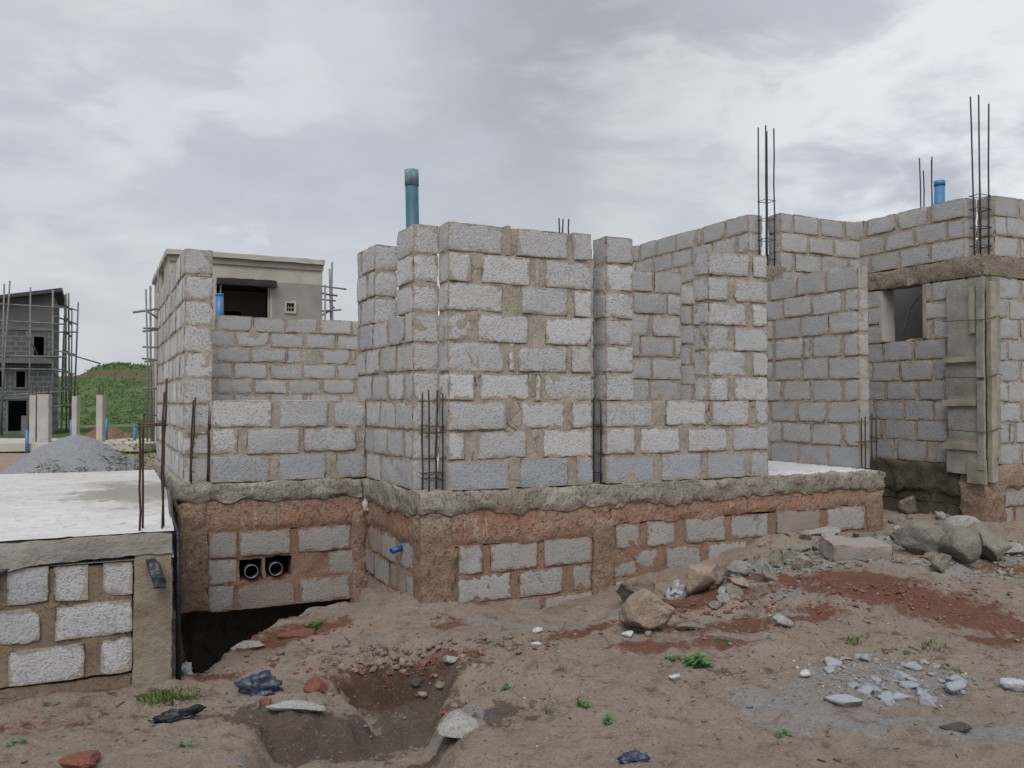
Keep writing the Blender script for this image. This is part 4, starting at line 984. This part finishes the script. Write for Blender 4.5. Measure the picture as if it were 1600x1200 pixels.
weed('thin dark upright dead stem plant on the mound', 856, 1110, .05, .03, .15, 8, 12, .02, 'leaf_dry')
weed('short dry grass tuft near the plinth foot on the red slope', 1330, 980, .2, .07, .06, 40, 13, .03, 'leaf_dry', True)
weed('pale grass tuft by the granite chips', 1462, 1015, .1, .10, .05, 50, 14, .026, 'leaf_dry', True)
weed('small weed at the bottom right foreground', 1222, 1145, .05, .035, .035, 12, 15, .024)
# weeds past the far slab edge
for px, py, r_, h_, lab, sd in [(78, 735, .42, .40, 'dark green weed clump in front of the gravel heap, left', 21), (128, 735, .40, .30, 'weed clump at the middle foot of the gravel heap', 22), (172, 735, .40, .25, 'low weed clump at the right foot of the gravel heap', 23), (208, 738, .55, .95, 'tall weed clump between gravel heap and long left wall', 24)]:
    x, y, z = at(px, py, 13.2); weed(lab, 0, 0, 0, r_*.9, h_+.50, 300, sd, .06, 'leaf_dark', loc=(x, y, gz1(x, y)))

# ------------------------------------------------------------------ far left: heap, posts, house, hill
def mound(name, label, cat, px, Y, ztop, w, d, m, seed, rough=.03):
    x = (px-800)/F*Y; n = 90; r = np.linspace(-1, 1, n); X, Z = np.meshgrid(r, r, indexing='ij'); rr = np.hypot(X, Z)
    P = np.stack([X.ravel()*w/2, Z.ravel()*d/2, np.zeros(n*n)], 1)
    g0 = -.1; h = ztop - g0
    prof = np.clip(1-rr.ravel()**1.55, 0, 1); prof = prof*(1+.12*vnoise(P, .9, seed)) - .08*np.clip(prof-.85, 0, 1)
    P[:,2] = prof*h + (prof > .01)*(fbm(P, 3, 3, seed)*rough*2 + vnoise(P, 14, seed)*rough)
    idx = np.arange(n*n).reshape(n, n); q = np.stack([idx[:-1,:-1], idx[1:,:-1], idx[1:,1:], idx[:-1,1:]], -1).reshape(-1,4)
    mb = MB(); mb.add(P, q, 0); o = mb.build(name, M[m], None); o.location = (x, Y, g0); return tag(o, label, cat)
mound('gravel_heap', 'heap of grey crushed gravel beyond the white slab', 'gravel heap', 122, 16.5, CZ-57*16.5/F, 3.5, 3.6, 'gravel', 3, .010)
M['soil_heap'] = simple('brown soil', (.21,.12,.075), .97, 0, .35, 3, .9, 15, .05)
mound('soil_heap', 'heap of reddish brown soil beside the concrete posts', 'soil heap', 165, 33, CZ-41*33/F, 3.2, 3, 'soil_heap', 8, .05)
YB = 30
pl = thing('low_plinth', 'long pale low plinth beyond the gravel heap carrying concrete posts', 'plinth', ((0-800)/F*YB, YB, 0))
M['pale_plinth'] = simple('pale plinth concrete', (.46,.43,.37), .95, 0, .2, 1, .4, 12, .02)
mb = MB(); add_concrete(mb, (-14, -1.2, -.02), (5.6, 3, .26), 0, .4, .02); mb.build('plinth_top', M['pale_plinth'], pl)
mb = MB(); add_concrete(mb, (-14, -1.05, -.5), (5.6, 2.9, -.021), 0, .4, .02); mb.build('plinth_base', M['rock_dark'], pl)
for px0, px1, y0, lab in [(49,59,617,'slender concrete post left of the wide post'),(61,79,616,'wide pale concrete post in front of the scaffold'),(115,123,619,'slender concrete post standing before the green hill, left'),(153,163,617,'slender concrete post before the soil heap')]:
    Y = YB-.3; w = (px1-px0)/F*Y; x = ((px0+px1)/2-800)/F*Y; zt = CZ+(628-y0)*Y/F; t = thing('concrete_post', lab, 'post', (x, Y, .25))
    mb = MB(); add_concrete(mb, (-w/2, -.12, 0), (w/2, .12, zt-.25), 0, .1, .008, chip=.01); mb.build('shaft', M['post'], t)
    mb = MB(); 
    for sx in (-.3, .3): add_tube(mb, [(w*sx, 0, zt-.26), (w*sx, 0, zt+.12)], .012, 0, 5)
    mb.build('starter_bars', M['rebar_dark'], t)
for px, y0, y1, lab in [(43, 672, 704, 'thin blue pipe standing left of the slender post'),(112, 656, 690, 'thin blue pipe beside the hillside post'),(167, 654, 676, 'thin blue pipe on the hillside right of the posts'),(211, 662, 690, 'thin blue pipe near the scaffold foot')]:
    Y = 28.7 if px == 43 else 31.2; x = (px-800)/F*Y; pipe('blue_pipe', lab, (x, Y, CZ+(628-y1)*Y/F-.3), (x, Y, CZ+(628-y0)*Y/F), .055, (M['pvc_far'], M['pvc_far']))

# dark grey house with scaffold
YH = 45.0; t_ = (84-800)/F; Yh = YH
hc = Vector(((84-800)/F*YH, YH, -.15)); hu, hv = uv_of(hc.x, hc.y)
dh = thing('grey_house', 'dark grey unfinished two storey house with a sloping roof at the far left', 'house', hc, TH)
def facade(mb, x0, x1, z0, z1, y, t, openings, mat_=0):
    """wall slab cut round its openings (openings: x0, x1, z0, z1)"""
    xs = sorted({x0, x1, *[o[0] for o in openings], *[o[1] for o in openings]}); zs = sorted({z0, z1, *[o[2] for o in openings], *[o[3] for o in openings]})
    for a, b in zip(xs[:-1], xs[1:]):
        run = None
        for c, d in zip(zs[:-1], zs[1:]):
            hole = any(o[0] <= a+1e-6 and o[1] >= b-1e-6 and o[2] <= c+1e-6 and o[3] >= d-1e-6 for o in openings)
            if hole: continue
            add_box(mb, (a, y, c), (b, y+t, d), mat_)
def hx(px):                                   # pixel column to local x along the facade
    t = (px-800)/F; Y = hv/(c_ - s_*t); return Y*(c_*t + s_) - hu
def hz(px, py):
    t = (px-800)/F; Y = hv/(c_ - s_*t); return CZ + (628-py)/F*Y + .15
ops = [(hx(52), hx(68), hz(60,558), hz(60,526)), (hx(25), hx(39), hz(30,605), hz(30,580)), (hx(-8), hx(7), hz(3,605), hz(3,580)), (hx(13), hx(42), hz(30,678), hz(30,626))]
mb = MB(); facade(mb, -5.6, -.02, 0, 6.3, 0, .25, ops); add_box(mb, (-.27, .26, 0), (-.02, 7, 7.42))
zr = lambda x: 7.66 + x*.19
Vr = [(-5.6,0,6.3),(-.02,0,6.3),(-.02,0,zr(-.02)-.15),(-5.6,0,zr(-5.6)-.15),(-5.6,.25,6.3),(-.02,.25,6.3),(-.02,.25,zr(-.02)-.15),(-5.6,.25,zr(-5.6)-.15)]
mb.add(Vr, [(0,1,2,3),(7,6,5,4),(1,5,6,2),(0,3,7,4),(3,2,6,7)], 0); mb.build('wall', M['dark_block'], dh, smooth=False)
mb = MB(); Vr = [(-5.8,-.45,zr(-5.8)-.15),(.35,-.45,zr(.35)-.15),(.35,-.45,zr(.35)+.05),(-5.8,-.45,zr(-5.8)+.05)]; Vr += [(a, 7.2, c) for a, b_, c in Vr]
mb.add(Vr, [(0,1,2,3),(7,6,5,4),(1,5,6,2),(0,4,5,1),(3,2,6,7),(0,3,7,4)], 0); mb.build('roof', M['roof'], dh, smooth=False)
for k, (z0, z1, pr) in enumerate([(hz(40,516), hz(40,511), .06), (hz(40,568), hz(40,561), .45), (hz(40,624), hz(40,620), .08), (0, .3, .12)]):
    mb = MB(); add_box(mb, (-5.6, -pr, z0), (-.03, -.002, z1)); mb.build('floor_band', M['dark_band'], dh, smooth=False)
for o_ in ops:
    f_ = MB(); e = .09
    for lo, hi in [((o_[0]-e,-.04,o_[2]-e),(o_[0],-.001,o_[3]+e)), ((o_[1],-.04,o_[2]-e),(o_[1]+e,-.001,o_[3]+e)), ((o_[0],-.04,o_[3]),(o_[1],-.001,o_[3]+e)), ((o_[0],-.04,o_[2]-e),(o_[1],-.001,o_[2]))]: add_box(f_, lo, hi)
    w_ = f_.build('window_frame', M['dark_band'], dh, smooth=False)
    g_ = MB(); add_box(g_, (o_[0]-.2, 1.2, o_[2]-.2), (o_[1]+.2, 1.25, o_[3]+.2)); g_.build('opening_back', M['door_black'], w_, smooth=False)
mb = MB(); add_box(mb, (hx(36), -1.0, 0), (hx(48), -.8, 1.1)); mb.build('block_pier', M['dark_band'], dh, smooth=False)
def poles(t, segs, r=.045, m='bamboo'):
    for (a, b) in segs:
        mb = MB(); a = Vector(a); b = Vector(b); mid = (a+b)/2 + Vector((random.gauss(0,.03), random.gauss(0,.03), 0)); add_tube(mb, [a, mid, b], r*random.uniform(.8,1.15), n=6); mb.build('pole', M[m], t)
sc = thing('scaffold', 'timber pole scaffold standing round the dark grey house', 'scaffold', (hc.x, hc.y, -.2), TH)
segs = []
for px, yt, yb, off, ln in [(8,452,700,-1.2,0),(17,448,700,-1.3,-.35),(48,457,700,-1.1,0),(82,460,700,-.9,0),(92,466,690,.3,0),(98,460,690,1.2,0.1),(101,457,690,2.5,0),(104,468,690,3.2,0),(106,474,690,4.2,0),(90,470,690,3.9,0)]:
    x = hx(px) if off < 0 else .7 + .12*off
    if off < 0: segs.append(((x+ln, off, 0), (x, off, hz(px, yt)+.2)))
    else:
        x = {92:.35,98:.75,101:.55,104:.85,106:.70,90:.25}[px]; segs.append(((x, off, 0), (x+random.gauss(0,.12), off, hz(84, yt)+.3)))
for py in (484, 513, 560, 584, 622):
    z = hz(40, py)+.2; segs.append(((hx(-10), -1.15, z+random.gauss(0,.1)), (.6, -1.05, z+random.gauss(0,.15))))
for py in (482, 500, 524, 552, 584, 612, 640):
    z = hz(84, py)+.2; segs.append(((.05, -.5+random.random()*.5, z), (.9+random.random()*.3, .6+random.random(), z+random.gauss(0,.12)))); segs.append(((.45, 0, z+.1), (.7, 4.0, z+random.gauss(0,.1))))
segs.append(((hx(43), -1.4, hz(43,520)), (hx(60), -.6, hz(60,556)))); segs.append(((.2,-.4,hz(84,553)+.2),(2.2,.3,hz(84,571)+.2)))
poles(sc, segs)

# cream house behind the back wall
YC = 24.5; cc = Vector(((263-800)/F*YC, YC, 0)); hu, hv = uv_of(cc.x, cc.y)
ch = thing('cream_house', 'cream rendered two storey house with a dark balcony opening rising behind the back wall', 'house', (cc.x, cc.y, 0), TH)
zR = hz(300, 400)-.15
xr = hx(503); o1 = (hx(337), hx(421), hz(380,525)-.15, hz(380,442)-.15); o2 = (hx(446), hx(459), hz(452,487)-.15, hz(452,473)-.15)
mb = MB(); facade(mb, 0, xr, 0, zR, 0, .22, [o1, o2]); add_box(mb, (0, .221, 0), (.22, 2.2, zR)); add_box(mb, (0, 2.2, 0), (.22, 3.6, zR-1.3)); add_box(mb, (0, 3.6, 0), (.22, 7, zR)); add_box(mb, (xr-.22, .221, 0), (xr, 7, zR)); add_box(mb, (.221, 6.8, 0), (xr-.221, 7, zR)); mb.build('wall', M['render'], ch, smooth=False)
mb = MB(); add_concrete(mb, (-.10, -.16, zR), (xr+.06, 7.1, zR+.16), 0, .3, .012, chip=.02); mb.build('roof_slab', M['render'], ch, smooth=False)
mb = MB(); add_box(mb, (-.05, -.06, zR-.17), (xr+.02, -.002, zR-.001)); mb.build('roof_band', M['render_grey'], ch, smooth=False)
mb = MB(); facade(mb, hx(421)+.06, xr-.02, 0, hz(470,443)-.15, -.025, .024, [o2]); mb.build('lower_render', M['render_grey'], ch, smooth=False)
mb = MB(); add_concrete(mb, (o1[0]-.02, -.30, o1[3]-.10), (o1[1]+.16, -.03, o1[3]+.10), 0, .1, .012, chip=.02); mb.build('canopy', M['house_dark'], ch)
mb = MB(); add_box(mb, (o1[0]-.3, 2.4, 0), (o1[1]+.3, 2.5, zR-.2)); bw = mb.build('balcony_back_wall', M['render_grey'], ch, smooth=False)
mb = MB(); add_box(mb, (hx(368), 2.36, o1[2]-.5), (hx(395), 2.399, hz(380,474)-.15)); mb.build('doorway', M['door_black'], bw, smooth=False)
mb = MB(); add_box(mb, (.3, .3, o1[3]+.05), (xr-.3, 6.7, o1[3]+.2)); mb.build('ceiling', M['house_dark'], ch, smooth=False)
for px in (344, 419):
    mb = MB(); add_tube(mb, [(hx(px), .05, o1[2]), (hx(px), .05, o1[3]-.02)], .022, n=8); mb.build('balcony_prop', M['post'], ch)
fr = MB(); e = .05
for lo, hi in [((o2[0]-e,-.07,o2[2]-e),(o2[0]+.01,-.026,o2[3]+e)), ((o2[1]-.01,-.07,o2[2]-e),(o2[1]+e,-.026,o2[3]+e)), ((o2[0]+.01,-.068,o2[3]-.01),(o2[1]-.01,-.026,o2[3]+e)), ((o2[0]+.01,-.068,o2[2]-e),(o2[1]-.01,-.026,o2[2]+.01)), ((o2[0]+.01,.02,(o2[2]+o2[3])/2-.018),(o2[1]-.01,.06,(o2[2]+o2[3])/2+.018))]: add_box(fr, lo, hi)
for k in (.33, .66): x = o2[0]+(o2[1]-o2[0])*k; add_box(fr, (x-.01, .018, o2[2]), (x+.01, .058, o2[3]))
w_ = fr.build('vent_window', M['render'], ch, smooth=False)
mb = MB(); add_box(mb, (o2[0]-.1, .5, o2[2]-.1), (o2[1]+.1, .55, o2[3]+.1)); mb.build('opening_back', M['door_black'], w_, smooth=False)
def pxs(px, py, Y): return at(px, py, Y)
s2 = thing('scaffold', 'thin timber pole scaffold beside the long left wall, in front of the green hill', 'scaffold', (at(236, 690, 23)[0], 23, 0))
def rel(o, p): return Vector(p) - o.location
sg = []
for a, b, Y in [((230,690),(228,452),22.6),((237,690),(235,447),23.4),((246,690),(247,425),23.8),((240,690),(239,560),24)]: sg.append((rel(s2, pxs(*a, Y)), rel(s2, pxs(*b, Y))))
for a, b in [((208,488),(250,482)),((224,513),(250,513)),((223,518),(250,515)),((223,542),(250,543)),((222,560),(250,563)),((226,565),(248,562)),((222,607),(250,607)),((226,645),(250,650)),((228,486),(246,497))]: sg.append((rel(s2, pxs(*a, 22.9)), rel(s2, pxs(*b, 23.3))))
poles(s2, sg, .028)
s3 = thing('scaffold', 'timber pole scaffold at the right corner of the cream house', 'scaffold', (at(515, 690, 25)[0], 25, 0))
sg = []
for a, b, Y in [((509,690),(508,445),25),((513,690),(515,420),25.4),((519,690),(519,410),25.8),((522,690),(518,430),26)]: sg.append((rel(s3, pxs(*a, Y)), rel(s3, pxs(*b, Y))))
for a, b in [((503,447),(541,452)),((503,458),(527,462)),((503,486),(533,484)),((504,492),(522,480)),((504,468),(524,470))]: sg.append((rel(s3, pxs(*a, 25.1)), rel(s3, pxs(*b, 25.6))))
poles(s3, sg, .03)

# hill
def hill():
    nx, ny = 140, 60; X, Yg = np.meshgrid(np.linspace(-120, 60, nx), np.linspace(62, 190, ny), indexing='ij'); P = np.stack([X.ravel(), Yg.ravel(), np.zeros(nx*ny)], 1)
    k = np.clip((P[:,1]-62)/60, 0, 1); k = k*k*(3-2*k); fall = np.clip(1-(P[:,1]-150)/40, 0, 1)
    px = 800 + F*P[:,0]/P[:,1]
    top = np.interp(px, [-400, 60, 130, 150, 180, 240, 300, 600, 1000, 1400], [4.4, 4.7, 4.8, 5.8, 6.2, 5.7, 5.3, 3.6, 2.0, 0])
    P[:,2] = -.2 + k*top*fall*1.15 + fbm(P, .05, 3, 2)*.5*k; return P, nx, ny
P, nx, ny = hill(); idx = np.arange(nx*ny).reshape(nx, ny); q = np.stack([idx[:-1,:-1], idx[1:,:-1], idx[1:,1:], idx[:-1,1:]], -1).reshape(-1,4)
m, nt, b = mat('grassy hill'); k = NB(nt); X = k.sep()
base = k.mix(k.ss(k.noise(.35, 6, .75), .40, .60), (.040,.090,.020), (.12,.175,.05))
zz = k.math('ADD', X[2], k.mr(k.noise(.12, 4), .3, .7, -.5, .5))
sc_ = k.math('MULTIPLY', k.ss(zz, 4.5, 4.8), k.ss(zz, 5.7, 5.4)); sc_ = k.math('MULTIPLY', sc_, k.ss(X[0], -67, -63))
base = k.mix(k.math('MULTIPLY', sc_, .85), base, (.14,.07,.045)); nt.links.new(base, b.inputs['Base Color']); b.inputs['Roughness'].default_value = .9
nt.links.new(k.bump(k.noise(1.2, 6, .75), 1, .6), b.inputs['Normal']); M['hill'] = m
mb = MB(); mb.add(P, q, 0); tag(mb.build('hill', M['hill'], None), 'green grassy hill with a bare red soil cut near its top', 'hill', kind='structure')
from mathutils.bvhtree import BVHTree
bv = BVHTree.FromPolygons([Vector(p) for p in P], [tuple(map(int, f_)) for f_ in q])
mb = MB(); rg = random.Random(31)
for i in range(5200):
    y = rg.uniform(64, 150); px = rg.uniform(60, 330); x = (px-800)/F*y
    h = bv.ray_cast(Vector((x, y, 60)), Vector((0,0,-1)))[0]
    if h is None: continue
    if 4.4 < h.z < 5.5 and x > -66 and rg.random() < .8: continue
    s = rg.uniform(.09, .22) * (1.7 if h.z > 5.5 and rg.random() < .6 else 1); t_ = rg.random()
    for j in range(5):
        c0 = h + Vector((rg.gauss(0, s*.5), rg.gauss(0, s*.5), rg.random()*s*.8)); d = Vector((rg.gauss(0,1), rg.gauss(0,1), rg.uniform(.2,1.4))); leaf_mesh(mb, c0, d, (rg.gauss(0,1), rg.gauss(0,1), rg.gauss(0,1)), s*.9, s*.5, min(1, max(0, t_+rg.gauss(0,.2))))
tag(mb.build('hill_shrubs', M['leaf_dark'], None, smooth=False), 'dense green shrubs and tall grass covering the hillside', 'vegetation', kind='stuff')

# ------------------------------------------------------------------ sky and sun
w = bpy.data.worlds.new('World'); scene.world = w; w.use_nodes = True; nt = w.node_tree; bg = nt.nodes['Background']; k = NB(nt)
SUN_EL, SUN_AZ = R(52), R(188)                 # azimuth clockwise from +Y: behind the camera, to the right
sky = k.n('ShaderNodeTexSky', sky_type='NISHITA'); sky.sun_disc = False; sky.sun_elevation = SUN_EL; sky.sun_rotation = SUN_AZ; sky.dust_density = 3; sky.air_density = 1.2
geo = k.n('ShaderNodeTexCoord').outputs['Generated']; X = k.sep(geo)
mp = k.n('ShaderNodeMapping'); k.put(mp.inputs[0], geo); mp.inputs['Scale'].default_value = (1, 1, 2.3); mp.inputs['Location'].default_value = (.3, .1, .55)
V_ = mp.outputs[0]
big = k.noise(2.0, 4, .5, V_, .2); med = k.noise(5.2, 6, .56, V_, .3); fine = k.noise(15, 5, .55, V_, .2)
cl = k.math('ADD', k.math('MULTIPLY', big, .55), k.math('ADD', k.math('MULTIPLY', med, .35), k.math('MULTIPLY', fine, .10)))
def lobe(px, py, r0, r1):
    d = Vector(ray(px, py)).normalized(); o = k.n('ShaderNodeVectorMath', operation='DISTANCE'); k.put(o.inputs[0], geo); o.inputs[1].default_value = d[:]
    return k.ss(k.math('ADD', o.outputs['Value'], k.mr(med, .3, .7, .12, -.12)), r1, r0)
col = k.mix(k.ss(cl, .36, .64), (.435,.465,.515), (.58,.60,.635))
col = k.mix(k.math('MULTIPLY', lobe(930, 100, .02, .36), .72), col, (.30,.315,.34))
col = k.mix(k.math('MULTIPLY', k.math('MULTIPLY', lobe(1480, 190, .05, .42), k.ss(med, .38, .58)), .95), col, (.74,.76,.80))
col = k.mix(k.math('MULTIPLY', lobe(1050, 290, .0, .22), .45), col, (.62,.64,.68))
for px, py, r0, r1, a in [(240,165,.0,.075,.55),(415,160,.0,.05,.5),(80,300,.02,.12,.45),(560,50,.02,.16,.5),(420,375,.0,.04,.5)]:
    col = k.mix(k.math('MULTIPLY', lobe(px, py, r0, r1), a), col, (.64,.66,.70))
CLD = k.n('ShaderNodeMix', data_type='RGBA', blend_type='MULTIPLY'); CLD.inputs[0].default_value = 1; k.put(CLD.inputs[6], col); CLD.inputs[7].default_value = (5.75, 5.75, 5.75, 1)
fin = k.mix(.94, sky.outputs[0], CLD.outputs[2]); nt.links.new(fin, bg.inputs['Color']); bg.inputs['Strength'].default_value = .12
sd = bpy.data.lights.new('sun', 'SUN'); sd.energy = 1.5; sd.angle = R(42); sd.color = (1, .97, .93)
so = bpy.data.objects.new('sun', sd); COL.objects.link(so)
sdir = Vector((math.sin(SUN_AZ)*math.cos(SUN_EL), math.cos(SUN_AZ)*math.cos(SUN_EL), math.sin(SUN_EL))); so.rotation_euler = sdir.to_track_quat('Z', 'Y').to_euler(); so.location = (3, -4, 12)
scene.view_settings.view_transform = 'Standard'; scene.view_settings.look = 'None'; scene.view_settings.gamma = 1; scene.view_settings.exposure = .68
scene.render.engine = 'CYCLES'; scene.cycles.max_bounces = 5; scene.cycles.diffuse_bounces = 3
